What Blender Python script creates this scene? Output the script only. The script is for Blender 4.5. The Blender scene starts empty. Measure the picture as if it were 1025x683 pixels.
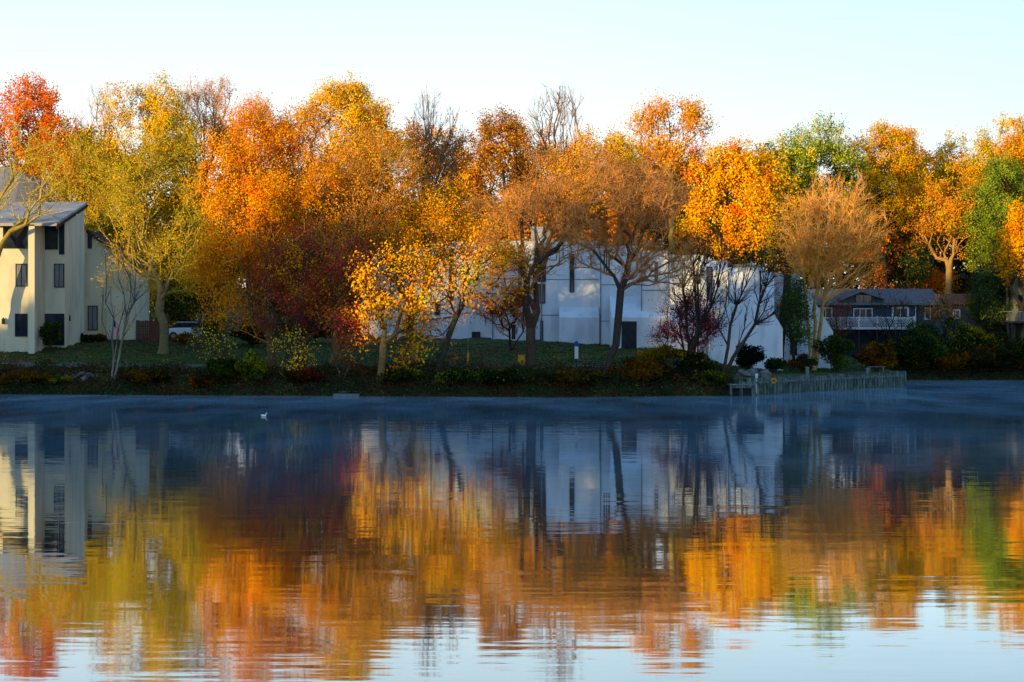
import bpy, math, random
import numpy as np

SEED = 7
rng = np.random.default_rng(SEED)
random.seed(SEED)
sc = bpy.context.scene
COL = sc.collection
F, CX, HY, CZ = 1800.0, 512.5, 348.0, 3.2      # focal length in photo pixels, principal column, horizon row, eye height

def PX(px, D): return (px - CX) * D / F
def PZ(y, D): return CZ + (HY - y) * D / F

# ------------------------------------------------------------------ camera
cam = bpy.data.cameras.new('camera'); co = bpy.data.objects.new('camera', cam); COL.objects.link(co)
cam.sensor_width = 36; cam.lens = F / 1025 * 36; cam.clip_end = 3000; cam.clip_start = 0.1
cam.shift_y = (HY - 341.5) / 1025
co.location = (0, 0, CZ); co.rotation_euler = (math.pi / 2, 0, 0)
sc.camera = co

# ------------------------------------------------------------------ light
AZ, EL = math.radians(42), math.radians(5.5)       # sun behind the camera, to the left
S = np.array([-math.sin(AZ) * math.cos(EL), -math.cos(AZ) * math.cos(EL), math.sin(EL)])
sl = bpy.data.lights.new('sun', 'SUN'); so = bpy.data.objects.new('sun', sl); COL.objects.link(so)
sl.energy = 5.0; sl.angle = math.radians(0.5); sl.color = (1.0, 0.71, 0.27)
from mathutils import Vector
so.rotation_euler = Vector(S).to_track_quat('Z', 'Y').to_euler()
so.location = (-60, -60, 40)

w = bpy.data.worlds.new('World'); sc.world = w; w.use_nodes = True
nt = w.node_tree; nt.nodes.clear()
out = nt.nodes.new('ShaderNodeOutputWorld'); bg = nt.nodes.new('ShaderNodeBackground')
sky = nt.nodes.new('ShaderNodeTexSky'); sky.sky_type = 'NISHITA'; sky.sun_disc = False
sky.sun_elevation = EL; sky.sun_rotation = math.atan2(S[0], S[1])
sky.air_density = 1.0; sky.dust_density = 0.6; sky.ozone_density = 1.6
tc = nt.nodes.new('ShaderNodeTexCoord'); sep = nt.nodes.new('ShaderNodeSeparateXYZ')
nt.links.new(tc.outputs['Generated'], sep.inputs[0])
ramp = nt.nodes.new('ShaderNodeValToRGB')
e = ramp.color_ramp.elements
e[0].position = 0.0; e[0].color = (1.0, 1.0, 0.98, 1)
e[1].position = 0.9; e[1].color = (0.08, 0.24, 0.52, 1)
k = e.new(0.10); k.color = (0.96, 1.0, 1.0, 1)
k = e.new(0.19); k.color = (0.72, 0.91, 1.0, 1)
k = e.new(0.45); k.color = (0.19, 0.46, 0.84, 1)
nt.links.new(sep.outputs['Z'], ramp.inputs[0])
dx = nt.nodes.new('ShaderNodeMath'); dx.operation = 'MULTIPLY_ADD'; dx.inputs[1].default_value = 0.35; dx.inputs[2].default_value = 0.0
nt.links.new(sep.outputs['X'], dx.inputs[0])
dz = nt.nodes.new('ShaderNodeMath'); dz.operation = 'ADD'
nt.links.new(sep.outputs['Z'], dz.inputs[0]); 
mx0 = nt.nodes.new('ShaderNodeMath'); mx0.operation = 'MAXIMUM'; mx0.inputs[1].default_value = 0
nt.links.new(dx.outputs[0], mx0.inputs[0])
sc2 = nt.nodes.new('ShaderNodeMath'); sc2.operation = 'MULTIPLY'; sc2.inputs[1].default_value = 0.6
nt.links.new(mx0.outputs[0], sc2.inputs[0]); nt.links.new(sc2.outputs[0], dz.inputs[1]); nt.links.new(dz.outputs[0], ramp.inputs[0])
SKYG = 14.0
mulc = nt.nodes.new('ShaderNodeVectorMath'); mulc.operation = 'SCALE'; mulc.inputs['Scale'].default_value = SKYG
nt.links.new(ramp.outputs[0], mulc.inputs[0])
mixs = nt.nodes.new('ShaderNodeMix'); mixs.data_type = 'RGBA'; mixs.inputs[0].default_value = 0.80
nt.links.new(sky.outputs[0], mixs.inputs[6]); nt.links.new(mulc.outputs[0], mixs.inputs[7])
nt.links.new(mixs.outputs[2], bg.inputs[0]); bg.inputs[1].default_value = 0.10
nt.links.new(bg.outputs[0], out.inputs[0])
sc.view_settings.view_transform = 'Standard'; sc.view_settings.look = 'None'
sc.view_settings.exposure = 0; sc.view_settings.gamma = 1
sc.cycles.max_bounces = 6; sc.cycles.diffuse_bounces = 2; sc.cycles.glossy_bounces = 3; sc.cycles.transparent_max_bounces = 4
sc.cycles.transmission_bounces = 2; sc.cycles.use_denoising = True; sc.cycles.sample_clamp_indirect = 4

# ------------------------------------------------------------------ materials
MATS = {}
def newmat(name):
    m = bpy.data.materials.new(name); m.use_nodes = True; m.node_tree.nodes.clear(); MATS[name] = m
    return m, m.node_tree.nodes, m.node_tree.links

def surf(name, c1, c2=None, scale=1.0, rough=0.9, stretch=(1, 1, 1), detail=4, contrast=(0.35, 0.65), bump=0.0, spec=0.2, metal=0.0,
         c3=None, scale3=8.0, amt3=0.4):
    m, N, L = newmat(name)
    o = N.new('ShaderNodeOutputMaterial'); b = N.new('ShaderNodeBsdfPrincipled')
    b.inputs['Roughness'].default_value = rough; b.inputs['Specular IOR Level'].default_value = spec; b.inputs['Metallic'].default_value = metal
    L.new(b.outputs[0], o.inputs[0])
    if c2 is None: c2 = tuple(x * 0.75 for x in c1)
    t = N.new('ShaderNodeTexCoord'); mp = N.new('ShaderNodeMapping'); mp.inputs['Scale'].default_value = stretch
    L.new(t.outputs['Object'], mp.inputs[0])
    n = N.new('ShaderNodeTexNoise'); n.inputs['Scale'].default_value = scale; n.inputs['Detail'].default_value = detail
    L.new(mp.outputs[0], n.inputs['Vector'])
    r = N.new('ShaderNodeValToRGB'); r.color_ramp.elements[0].position = contrast[0]; r.color_ramp.elements[1].position = contrast[1]
    r.color_ramp.elements[0].color = (*c1, 1); r.color_ramp.elements[1].color = (*c2, 1)
    L.new(n.outputs[0], r.inputs[0]); last = r.outputs[0]
    if c3 is not None:
        n3 = N.new('ShaderNodeTexNoise'); n3.inputs['Scale'].default_value = scale3; n3.inputs['Detail'].default_value = 5
        L.new(mp.outputs[0], n3.inputs['Vector'])
        r3 = N.new('ShaderNodeMapRange'); r3.inputs[1].default_value = 0.5; r3.inputs[2].default_value = 0.62; r3.inputs[4].default_value = amt3
        L.new(n3.outputs[0], r3.inputs[0])
        mx = N.new('ShaderNodeMix'); mx.data_type = 'RGBA'; L.new(r3.outputs[0], mx.inputs[0]); L.new(last, mx.inputs[6]); mx.inputs[7].default_value = (*c3, 1)
        last = mx.outputs[2]
    L.new(last, b.inputs['Base Color'])
    if bump:
        bp = N.new('ShaderNodeBump'); bp.inputs['Strength'].default_value = bump; bp.inputs['Distance'].default_value = 0.05
        L.new(n.outputs[0], bp.inputs['Height']); L.new(bp.outputs[0], b.inputs['Normal'])
    return m

def leafmat(name, trans=0.3, attr='tint', rough=0.8, noise=0.0):
    m, N, L = newmat(name)
    o = N.new('ShaderNodeOutputMaterial'); a = N.new('ShaderNodeAttribute'); a.attribute_name = attr
    d = N.new('ShaderNodeBsdfDiffuse'); L.new(a.outputs['Color'], d.inputs[0])
    if trans > 0:
        t = N.new('ShaderNodeBsdfTranslucent'); mx = N.new('ShaderNodeMixShader'); mx.inputs[0].default_value = trans
        L.new(a.outputs['Color'], t.inputs[0]); L.new(d.outputs[0], mx.inputs[1]); L.new(t.outputs[0], mx.inputs[2]); L.new(mx.outputs[0], o.inputs[0])
    else:
        tcn = N.new('ShaderNodeTexCoord'); n = N.new('ShaderNodeTexNoise'); n.inputs['Scale'].default_value = 6; n.inputs['Detail'].default_value = 5
        L.new(tcn.outputs['Object'], n.inputs['Vector'])
        mr = N.new('ShaderNodeMapRange'); mr.inputs[3].default_value = 0.45; mr.inputs[4].default_value = 1.4
        L.new(n.outputs[0], mr.inputs[0])
        vm = N.new('ShaderNodeVectorMath'); vm.operation = 'SCALE'; L.new(a.outputs['Color'], vm.inputs[0]); L.new(mr.outputs[0], vm.inputs['Scale'])
        L.new(vm.outputs[0], d.inputs[0]); L.new(d.outputs[0], o.inputs[0])
    return m
LEAF = leafmat('leaf', 0.1); BARK = leafmat('bark', 0)

# ------------------------------------------------------------------ objects
def tag(o, label=None, cat=None, group=None, kind=None):
    if label: o['label'] = label
    if cat: o['category'] = cat
    if group: o['group'] = group
    if kind: o['kind'] = kind
    return o

def empty(name, loc, label, cat, group=None, rz=0):
    o = bpy.data.objects.new(name, None); COL.objects.link(o); o.location = loc; o.rotation_euler = (0, 0, rz)
    o.empty_display_size = 0.3
    return tag(o, label, cat, group)

class MB:
    """collects polygons; coordinates are local to the origin passed to build()"""
    def __init__(s): s.v = []; s.f = []
    def poly(s, pts):
        n = len(s.v); s.v += [tuple(p) for p in pts]; s.f.append(tuple(range(n, n + len(pts))))
    def box(s, x0, x1, y0, y1, z0, z1):
        n = len(s.v)
        s.v += [(x0, y0, z0), (x1, y0, z0), (x1, y1, z0), (x0, y1, z0), (x0, y0, z1), (x1, y0, z1), (x1, y1, z1), (x0, y1, z1)]
        s.f += [tuple(n + i for i in q) for q in ((0, 3, 2, 1), (4, 5, 6, 7), (0, 1, 5, 4), (1, 2, 6, 5), (2, 3, 7, 6), (3, 0, 4, 7))]
        return s
    def prism_y(s, prof, y0, y1):
        """profile [(x,z)] extruded along y"""
        n = len(s.v); k = len(prof)
        s.v += [(x, y0, z) for x, z in prof] + [(x, y1, z) for x, z in prof]
        s.f.append(tuple(n + i for i in range(k))); s.f.append(tuple(n + k + i for i in reversed(range(k))))
        for i in range(k):
            j = (i + 1) % k; s.f.append((n + j, n + i, n + k + i, n + k + j))
        return s
    def prism_x(s, prof, x0, x1):
        n = len(s.v); k = len(prof)
        s.v += [(x0, y, z) for y, z in prof] + [(x1, y, z) for y, z in prof]
        s.f.append(tuple(n + i for i in reversed(range(k)))); s.f.append(tuple(n + k + i for i in range(k)))
        for i in range(k):
            j = (i + 1) % k; s.f.append((n + i, n + j, n + k + j, n + k + i))
        return s
    def tube(s, p, q, r0, r1=None, k=8, cap=True):
        r1 = r0 if r1 is None else r1
        p = np.array(p, float); q = np.array(q, float); d = q - p; d /= max(np.linalg.norm(d), 1e-9)
        a = np.cross(d, (0, 0, 1) if abs(d[2]) < .9 else (1, 0, 0)); a /= np.linalg.norm(a); b = np.cross(d, a)
        n = len(s.v)
        for c, r in ((p, r0), (q, r1)):
            for i in range(k):
                t = 2 * math.pi * i / k; s.v.append(tuple(c + r * (math.cos(t) * a + math.sin(t) * b)))
        for i in range(k):
            j = (i + 1) % k; s.f.append((n + i, n + k + i, n + k + j, n + j))
        if cap: s.f.append(tuple(n + i for i in range(k))); s.f.append(tuple(n + k + i for i in reversed(range(k))))
        return s
    def lathe(s, prof, cx=0, cy=0, k=16):
        n = len(s.v)
        for r, z in prof:
            for i in range(k):
                t = 2 * math.pi * i / k; s.v.append((cx + r * math.cos(t), cy + r * math.sin(t), z))
        for a in range(len(prof) - 1):
            for i in range(k):
                j = (i + 1) % k; s.f.append((n + a * k + i, n + a * k + j, n + (a + 1) * k + j, n + (a + 1) * k + i))
        s.f.append(tuple(n + i for i in reversed(range(k)))); s.f.append(tuple(n + (len(prof) - 1) * k + i for i in range(k)))
        return s
    def beam(s, p, q, wd, ht):
        """rectangular bar between two points"""
        p = np.array(p, float); q = np.array(q, float); d = q - p; d /= np.linalg.norm(d)
        a = np.cross(d, (0, 0, 1) if abs(d[2]) < .95 else (0, 1, 0)); a /= np.linalg.norm(a); b = np.cross(a, d)
        n = len(s.v)
        for c in (p, q):
            for u, v in ((-1, -1), (1, -1), (1, 1), (-1, 1)): s.v.append(tuple(c + a * u * wd / 2 + b * v * ht / 2))
        s.f += [tuple(n + i for i in q2) for q2 in ((0, 3, 2, 1), (4, 5, 6, 7), (0, 1, 5, 4), (1, 2, 6, 5), (2, 3, 7, 6), (3, 0, 4, 7))]
        return s
    def build(s, name, mat, parent=None, loc=None, smooth=False, bevel=0, label=None):
        me = bpy.data.meshes.new(name); me.from_pydata(s.v, [], s.f); me.update()
        me.materials.append(mat)
        if smooth:
            for p in me.polygons: p.use_smooth = True
        o = bpy.data.objects.new(name, me); COL.objects.link(o)
        if parent is not None: o.parent = parent
        if loc is not None: o.location = loc
        if bevel:
            b = o.modifiers.new('bevel', 'BEVEL'); b.width = bevel; b.segments = 2; b.limit_method = 'ANGLE'
        if label: o['label'] = label
        return o

def mesh_np(name, V, Fq, mats, tint=None, midx=None, parent=None, smooth=None):
    """V (n,3), Fq list of (m,k) arrays"""
    me = bpy.data.meshes.new(name)
    nv = len(V); me.vertices.add(nv); me.vertices.foreach_set('co', np.asarray(V, np.float32).ravel())
    loops = np.concatenate([f.ravel() for f in Fq]); sizes = np.concatenate([np.full(len(f), f.shape[1]) for f in Fq])
    me.loops.add(len(loops)); me.loops.foreach_set('vertex_index', loops.astype(np.int32))
    me.polygons.add(len(sizes)); st = np.concatenate([[0], np.cumsum(sizes)[:-1]])
    me.polygons.foreach_set('loop_start', st.astype(np.int32))
    me.polygons.foreach_set('loop_total', sizes.astype(np.int32))
    for m in mats: me.materials.append(m)
    if midx is not None: me.polygons.foreach_set('material_index', midx.astype(np.int32))
    if smooth is not None: me.polygons.foreach_set('use_smooth', smooth)
    me.update(calc_edges=True)
    if tint is not None:
        a = me.color_attributes.new('tint', 'FLOAT_COLOR', 'POINT')
        c = np.ones((nv, 4), np.float32); c[:, :3] = tint; a.data.foreach_set('color', c.ravel())
    o = bpy.data.objects.new(name, me); COL.objects.link(o)
    if parent is not None: o.parent = parent
    return o

# ------------------------------------------------------------------ terrain
SH = np.array([(-400, 150), (-120, 128), (-60, 124), (-34, 122.3), (-20, 120), (-8, 117.6), (3, 115.3), (9, 117.5), (14.6, 119.2), (15.9, 120.0),
               (18.6, 125), (25, 137), (30, 145), (32.6, 150), (33.2, 176), (60, 177), (120, 172), (400, 160)], float)
def shore(x): return np.interp(x, SH[:, 0], SH[:, 1])
def ground(x, y):
    x = np.asarray(x, float); y = np.asarray(y, float)
    t = (y - shore(x)) * 0.93
    # signed distance to the shoreline polyline for the oblique sea-wall part
    nat = np.interp(t, [-30, -3, 0, 1.2, 3.5, 8, 14, 24, 40, 80, 150, 260, 500], [-2, -1.2, -0.15, 0.55, 1.25, 1.75, 2.1, 2.95, 4.2, 7.0, 11, 16, 18])
    wal = np.interp(t, [-0.9, -0.5, 0.25, 1.5, 10, 20, 30, 45, 80, 150, 260, 500], [-1.2, -0.8, 1.05, 1.12, 1.5, 2.2, 2.9, 4.2, 6.5, 11, 16, 18])
    k = np.clip((x - 14.9) / 1.2, 0, 1) * np.clip((33.5 - x) / 0.6, 0, 1)
    h = nat * (1 - k) + wal * k
    lf = np.clip((-22 - x) / 12, 0, 1) * np.clip((t - 6) / 14, 0, 1)
    h = h + lf * 0.75
    tl = -(x + 78) + 6 * np.sin(y * 0.07)
    h = np.maximum(h, np.interp(tl, [-4, 0, 4, 30, 60, 200], [-2, -0.1, 1.2, 6, 11, 16]))
    tn = 2.5 - y + 0.6 * np.sin(x * 0.3)
    h = np.maximum(h, np.interp(tn, [-4, 0, 2, 30, 200], [-2, -0.1, 1.4, 4, 15]))
    lump = 0.10 * np.sin(x * 1.7 + 1.3 * np.sin(y * 0.9)) * np.sin(y * 1.3 + x * 0.4) + 0.05 * np.sin(x * 4.1) * np.sin(y * 3.3 + 1)
    return h + lump * np.clip(h * 1.2, 0, 1) * (1 - k * 0.7)

xs = np.unique(np.concatenate([np.linspace(-700, -80, 40), np.linspace(-80, -45, 20), np.arange(-45, 62, 0.45), np.linspace(62, 100, 20), np.linspace(100, 700, 40)]))
ys = np.unique(np.concatenate([np.linspace(-300, 0, 16), np.arange(0, 5, 0.5), np.linspace(5, 108, 30), np.arange(108, 182, 0.4), np.linspace(182, 260, 40), np.linspace(260, 1500, 30)]))
gx, gy = np.meshgrid(xs, ys, indexing='xy')
gz = ground(gx, gy)
nx, ny = len(xs), len(ys)
idx = np.arange(nx * ny).reshape(ny, nx)
quads = np.stack([idx[:-1, :-1], idx[:-1, 1:], idx[1:, 1:], idx[1:, :-1]], -1).reshape(-1, 4)
gm = surf('ground_mat', (0.028, 0.075, 0.016), (0.050, 0.045, 0.014), scale=0.22, detail=8, contrast=(0.4, 0.62), c3=(0.16, 0.07, 0.015), scale3=1.6, amt3=0.45, bump=0.4)
go = mesh_np('ground', np.stack([gx, gy, gz], -1).reshape(-1, 3), [quads], [gm], smooth=np.ones(len(quads), bool)); tag(go, kind='structure')

# lake
m, N, L = newmat('lake_water')
o = N.new('ShaderNodeOutputMaterial')
t = N.new('ShaderNodeNewGeometry')
def wave(scale, stretch, amp_x, amp_y, detail=2):
    mp = N.new('ShaderNodeMapping'); mp.inputs['Scale'].default_value = stretch; L.new(t.outputs['Position'], mp.inputs[0])
    n = N.new('ShaderNodeTexNoise'); n.inputs['Scale'].default_value = scale; n.inputs['Detail'].default_value = detail
    L.new(mp.outputs[0], n.inputs['Vector'])
    sb = N.new('ShaderNodeVectorMath'); sb.operation = 'SUBTRACT'; sb.inputs[1].default_value = (0.5, 0.5, 0.5); L.new(n.outputs['Color'], sb.inputs[0])
    ml = N.new('ShaderNodeVectorMath'); ml.operation = 'MULTIPLY'; ml.inputs[1].default_value = (amp_x, amp_y, 0); L.new(sb.outputs[0], ml.inputs[0])
    return ml.outputs[0]
w1 = wave(1.0, (0.22, 4.2, 1), 0.004, 0.016)
w2 = wave(1.0, (0.06, 1.4, 1), 0.002, 0.006)
w3 = wave(1.0, (1.6, 9.0, 1), 0.004, 0.030)
ad = N.new('ShaderNodeVectorMath'); L.new(w1, ad.inputs[0]); L.new(w2, ad.inputs[1])
ad2 = N.new('ShaderNodeVectorMath'); L.new(ad.outputs[0], ad2.inputs[0]); L.new(w3, ad2.inputs[1])
# calmer and rougher lanes of wind
mpn = N.new('ShaderNodeMapping'); mpn.inputs['Scale'].default_value = (0.02, 0.10, 1); L.new(t.outputs['Position'], mpn.inputs[0])
ln = N.new('ShaderNodeTexNoise'); ln.inputs['Scale'].default_value = 1; ln.inputs['Detail'].default_value = 3; L.new(mpn.outputs[0], ln.inputs['Vector'])
lr = N.new('ShaderNodeMapRange'); lr.inputs[1].default_value = 0.35; lr.inputs[2].default_value = 0.68; lr.inputs[3].default_value = 0.45; lr.inputs[4].default_value = 1.25
L.new(ln.outputs[0], lr.inputs[0])
scl = N.new('ShaderNodeVectorMath'); scl.operation = 'SCALE'; L.new(ad2.outputs[0], scl.inputs[0]); L.new(lr.outputs[0], scl.inputs['Scale'])
ad3 = N.new('ShaderNodeVectorMath'); L.new(scl.outputs[0], ad3.inputs[0]); ad3.inputs[1].default_value = (0, 0, 1)
nm = N.new('ShaderNodeVectorMath'); nm.operation = 'NORMALIZE'; L.new(ad3.outputs[0], nm.inputs[0])
gl = N.new('ShaderNodeBsdfGlossy'); gl.inputs['Roughness'].default_value = 0.03; gl.inputs['Color'].default_value = (0.80, 0.86, 0.90, 1); L.new(nm.outputs[0], gl.inputs['Normal'])
df = N.new('ShaderNodeBsdfDiffuse'); df.inputs[0].default_value = (0.006, 0.03, 0.04, 1)
fr = N.new('ShaderNodeFresnel'); fr.inputs['IOR'].default_value = 1.33
mrf = N.new('ShaderNodeMapRange'); mrf.inputs[1].default_value = 0.02; mrf.inputs[2].default_value = 0.45; mrf.inputs[3].default_value = 0.06; mrf.inputs[4].default_value = 0.96
L.new(fr.outputs[0], mrf.inputs[0])
mxw = N.new('ShaderNodeMixShader'); L.new(mrf.outputs[0], mxw.inputs[0]); L.new(df.outputs[0], mxw.inputs[1]); L.new(gl.outputs[0], mxw.inputs[2])
# mist painted into the water colour: a pale veil, patchy, gone near the viewer
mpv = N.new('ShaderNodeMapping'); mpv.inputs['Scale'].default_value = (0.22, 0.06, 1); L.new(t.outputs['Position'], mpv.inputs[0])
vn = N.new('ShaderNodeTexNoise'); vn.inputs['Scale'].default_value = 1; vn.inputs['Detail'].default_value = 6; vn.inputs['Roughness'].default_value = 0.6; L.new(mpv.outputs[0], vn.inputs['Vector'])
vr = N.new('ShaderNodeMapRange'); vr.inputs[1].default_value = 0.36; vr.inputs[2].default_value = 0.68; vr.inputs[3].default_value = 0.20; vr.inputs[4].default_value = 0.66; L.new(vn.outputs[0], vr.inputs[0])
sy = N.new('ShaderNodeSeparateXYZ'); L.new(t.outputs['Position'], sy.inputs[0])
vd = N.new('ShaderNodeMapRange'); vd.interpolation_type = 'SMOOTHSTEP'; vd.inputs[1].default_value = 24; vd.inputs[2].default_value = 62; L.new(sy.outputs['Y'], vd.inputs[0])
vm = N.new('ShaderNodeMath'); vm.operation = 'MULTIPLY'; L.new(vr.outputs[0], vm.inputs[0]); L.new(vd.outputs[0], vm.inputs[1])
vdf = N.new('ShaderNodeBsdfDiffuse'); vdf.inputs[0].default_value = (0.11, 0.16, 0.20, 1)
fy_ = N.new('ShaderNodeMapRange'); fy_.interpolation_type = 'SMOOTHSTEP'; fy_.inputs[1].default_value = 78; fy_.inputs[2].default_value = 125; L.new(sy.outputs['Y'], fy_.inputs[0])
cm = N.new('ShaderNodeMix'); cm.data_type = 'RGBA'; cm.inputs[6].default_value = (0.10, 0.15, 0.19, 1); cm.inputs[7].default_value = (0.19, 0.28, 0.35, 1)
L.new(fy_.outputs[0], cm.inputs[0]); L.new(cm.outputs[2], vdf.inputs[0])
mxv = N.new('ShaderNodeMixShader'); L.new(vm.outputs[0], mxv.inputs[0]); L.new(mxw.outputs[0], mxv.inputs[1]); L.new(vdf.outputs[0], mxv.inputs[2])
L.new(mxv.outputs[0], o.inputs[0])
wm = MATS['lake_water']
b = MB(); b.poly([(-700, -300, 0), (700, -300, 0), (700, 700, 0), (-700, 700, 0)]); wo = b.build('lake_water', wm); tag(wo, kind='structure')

# footpath along the bank (a ribbon draped over the ground)
def ribbon(name, x0, x1, t0, t1, mat, lift):
    X = np.arange(x0, x1, 0.4); rows = []
    for k in range(5):
        tt = t0 + (t1 - t0) * k / 4; Y = shore(X) + tt + 0.5 * np.sin(X * 0.25); rows.append(np.stack([X, Y, ground(X, Y) + lift + 0.04], -1))
    V = np.concatenate(rows); n = len(X); I = np.arange(5 * n).reshape(5, n)
    q = np.stack([I[:-1, :-1], I[:-1, 1:], I[1:, 1:], I[1:, :-1]], -1).reshape(-1, 4)
    return tag(mesh_np(name, V, [q], [mat], smooth=np.ones(len(q), bool)), kind='structure')
pathm = surf('path_mat', (0.10, 0.11, 0.11), (0.06, 0.06, 0.06), scale=1.5, c3=(0.16, 0.07, 0.015), scale3=5, amt3=0.6)
ribbon('path', -44, 14, 8.5, 10.3, pathm, 0.02)

# ------------------------------------------------------------------ plants
def scatter_quads(P, size, flat=0.0, aspect=0.75, r=rng, cen=None, out=1.1):
    """leaf-sized rhombs at P; each lies roughly across the direction away from the crown's middle"""
    n = len(P); nn = r.normal(size=(n, 3))
    if cen is not None:
        o_ = P - cen; o_ /= np.maximum(np.linalg.norm(o_, axis=1), 1e-6)[:, None]; nn = nn * 0.70 + o_ * out * .8 + S * .75
    a = np.cross(nn, r.normal(size=(n, 3))); a[:, 2] *= (1 - flat); a /= np.linalg.norm(a, axis=1)[:, None]
    b = np.cross(a, nn); b /= np.linalg.norm(b, axis=1)[:, None]
    s = (size * r.uniform(0.6, 1.35, n))[:, None]
    V = np.stack([P - a * s * .5, P + b * s * .5 * aspect, P + a * s * .5, P - b * s * .5 * aspect], 1).reshape(-1, 3)
    return V, np.arange(n * 4).reshape(n, 4)

def pal_pick(pal, P, r, lowf=0.35, var=0.25):
    """palette [(weight, colour)]; neighbouring leaves share a colour more often than not"""
    ws = np.array([p[0] for p in pal], float); ws /= ws.sum(); cs = np.array([p[1] for p in pal], float)
    ph = r.uniform(0, 6.28, 6)
    f = (np.sin(P[:, 0] * 0.9 + ph[0]) * np.sin(P[:, 2] * 1.1 + ph[1]) + 0.6 * np.sin(P[:, 1] * 1.3 + P[:, 0] * 0.5 + ph[2]) + 0.5 * np.sin(P[:, 2] * 2.3 + P[:, 0] * 2.1 + ph[3]))
    u = np.argsort(np.argsort(f)) / max(len(f), 1)
    u = np.where(r.random(len(P)) < 0.55, u, r.random(len(P)))
    k = np.searchsorted(np.cumsum(ws), u.clip(0, 0.9999))
    c = cs[k.clip(0, len(cs) - 1)]
    return c * r.uniform(1 - var, 1 + var, len(P))[:, None] * (1 + r.uniform(-.08, .08, (len(P), 3)))

def crown_points(boxes, D, n, depth, lump, r, hollow=0.35):
    """clumpy cloud of points inside the ellipsoids given by picture boxes (left, right, top, bottom[, weight])"""
    out = []
    tot = sum((b[1] - b[0]) * (b[3] - b[2]) * (b[4] if len(b) > 4 else 1) for b in boxes)
    for b in boxes:
        m = int(n * (b[1] - b[0]) * (b[3] - b[2]) * (b[4] if len(b) > 4 else 1) / tot)
        x0, x1, z1, z0 = PX(b[0], D), PX(b[1], D), PZ(b[2], D), PZ(b[3], D)
        c = np.array([(x0 + x1) / 2, D, (z0 + z1) / 2]); R = np.array([(x1 - x0) / 2 * 1.17, (x1 - x0) / 2 * depth, (z1 - z0) / 2 * 1.10])
        nb = max(5, int(lump[0])); d = r.normal(size=(nb, 3)); d /= np.linalg.norm(d, axis=1)[:, None]
        rad = r.uniform(hollow, 1, nb) ** 0.6
        br = lump[1] * r.uniform(.65, 1.35, nb)
        cen = d * (rad * (1 - br * 0.55))[:, None]
        k = r.choice(nb, m, p=br ** 2 / (br ** 2).sum())
        q = r.normal(size=(m, 3)); q /= np.linalg.norm(q, axis=1)[:, None]
        P = cen[k] + q * (br[k] * r.uniform(0.1, 1, m) ** (1 / 2.2))[:, None]
        out.append(c + P * R)
    return np.concatenate(out)

def grow(roots, pts, bf, step, r, wig=0.06, low=None, dn=0.8):
    """join the points into one branching tree: nearest node with a price on path length"""
    cap = len(pts) * 8 + 200
    pos = np.zeros((cap, 3)); par = np.full(cap, -1); pl = np.zeros(cap); n = 0
    for chain in roots:
        prev = -1
        for i, p in enumerate(chain):
            pos[n] = p; par[n] = prev if i else (-1 if n == 0 else 0)
            if i == 0 and n > 0: par[n] = 0
            pl[n] = 0 if par[n] < 0 else pl[par[n]] + np.linalg.norm(pos[n] - pos[par[n]]); prev = n; n += 1
    nroot = n
    o = np.argsort(np.linalg.norm(pts - roots[0][-1], axis=1) + r.uniform(0, 1.2, len(pts)))
    ok = np.ones(cap, bool)
    ntr = len(roots[0]); ok[:max(0, ntr - 2) if low is None else int(ntr * low)] = False
    pos_s = pos; 
    for i in o:
        p = pts[i]; d = np.linalg.norm(pos[:n] - p, axis=1)
        down = np.maximum(0, pos[:n, 2] - p[2])
        cst = d + bf * pl[:n] + dn * down; cst[~ok[:n]] = 1e9
        j = int(np.argmin(cst)); L_ = d[j]
        if L_ < 0.05: continue
        k = max(1, int(L_ / step)); a = pos[j]; prev = j
        if n + k >= cap: break
        sag = r.normal(size=3) * wig * L_
        for s_ in range(1, k + 1):
            f = s_ / k; q = a + (p - a) * f + sag * math.sin(math.pi * f) + np.array([0, 0, 0.10 * L_ * math.sin(math.pi * f)])
            pos[n] = q; par[n] = prev; pl[n] = pl[prev] + L_ / k; prev = n; n += 1
    return pos[:n], par[:n], pl[:n]

def tubes(pos, par, rad, sel, k):
    ii = np.where(sel & (par >= 0))[0]
    if len(ii) == 0: return np.zeros((0, 3)), np.zeros((0, 4), int), ii
    a = pos[par[ii]]; b = pos[ii]; ra = np.minimum(rad[par[ii]], rad[ii] * 1.6); rb = rad[ii]
    d = b - a; ln = np.linalg.norm(d, axis=1); d = d / np.maximum(ln, 1e-6)[:, None]
    a = a - d * (ra * 0.3)[:, None]
    ref = np.where(np.abs(d[:, 2:3]) < .9, np.array([[0, 0, 1.]]), np.array([[1., 0, 0]]))
    u = np.cross(d, ref); u /= np.linalg.norm(u, axis=1)[:, None]; v = np.cross(d, u)
    th = np.arange(k) * 2 * math.pi / k
    ring = np.cos(th)[None, :, None] * u[:, None] + np.sin(th)[None, :, None] * v[:, None]
    V = np.concatenate([a[:, None] + ring * ra[:, None, None], b[:, None] + ring * rb[:, None, None]], 1)
    base = np.arange(len(ii))[:, None, None] * 2 * k
    i0 = np.arange(k); i1 = (i0 + 1) % k
    q = np.stack([i0, i0 + k, i1 + k, i1], -1)[None]
    return V.reshape(-1, 3), (base + q).reshape(-1, 4), ii

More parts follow.
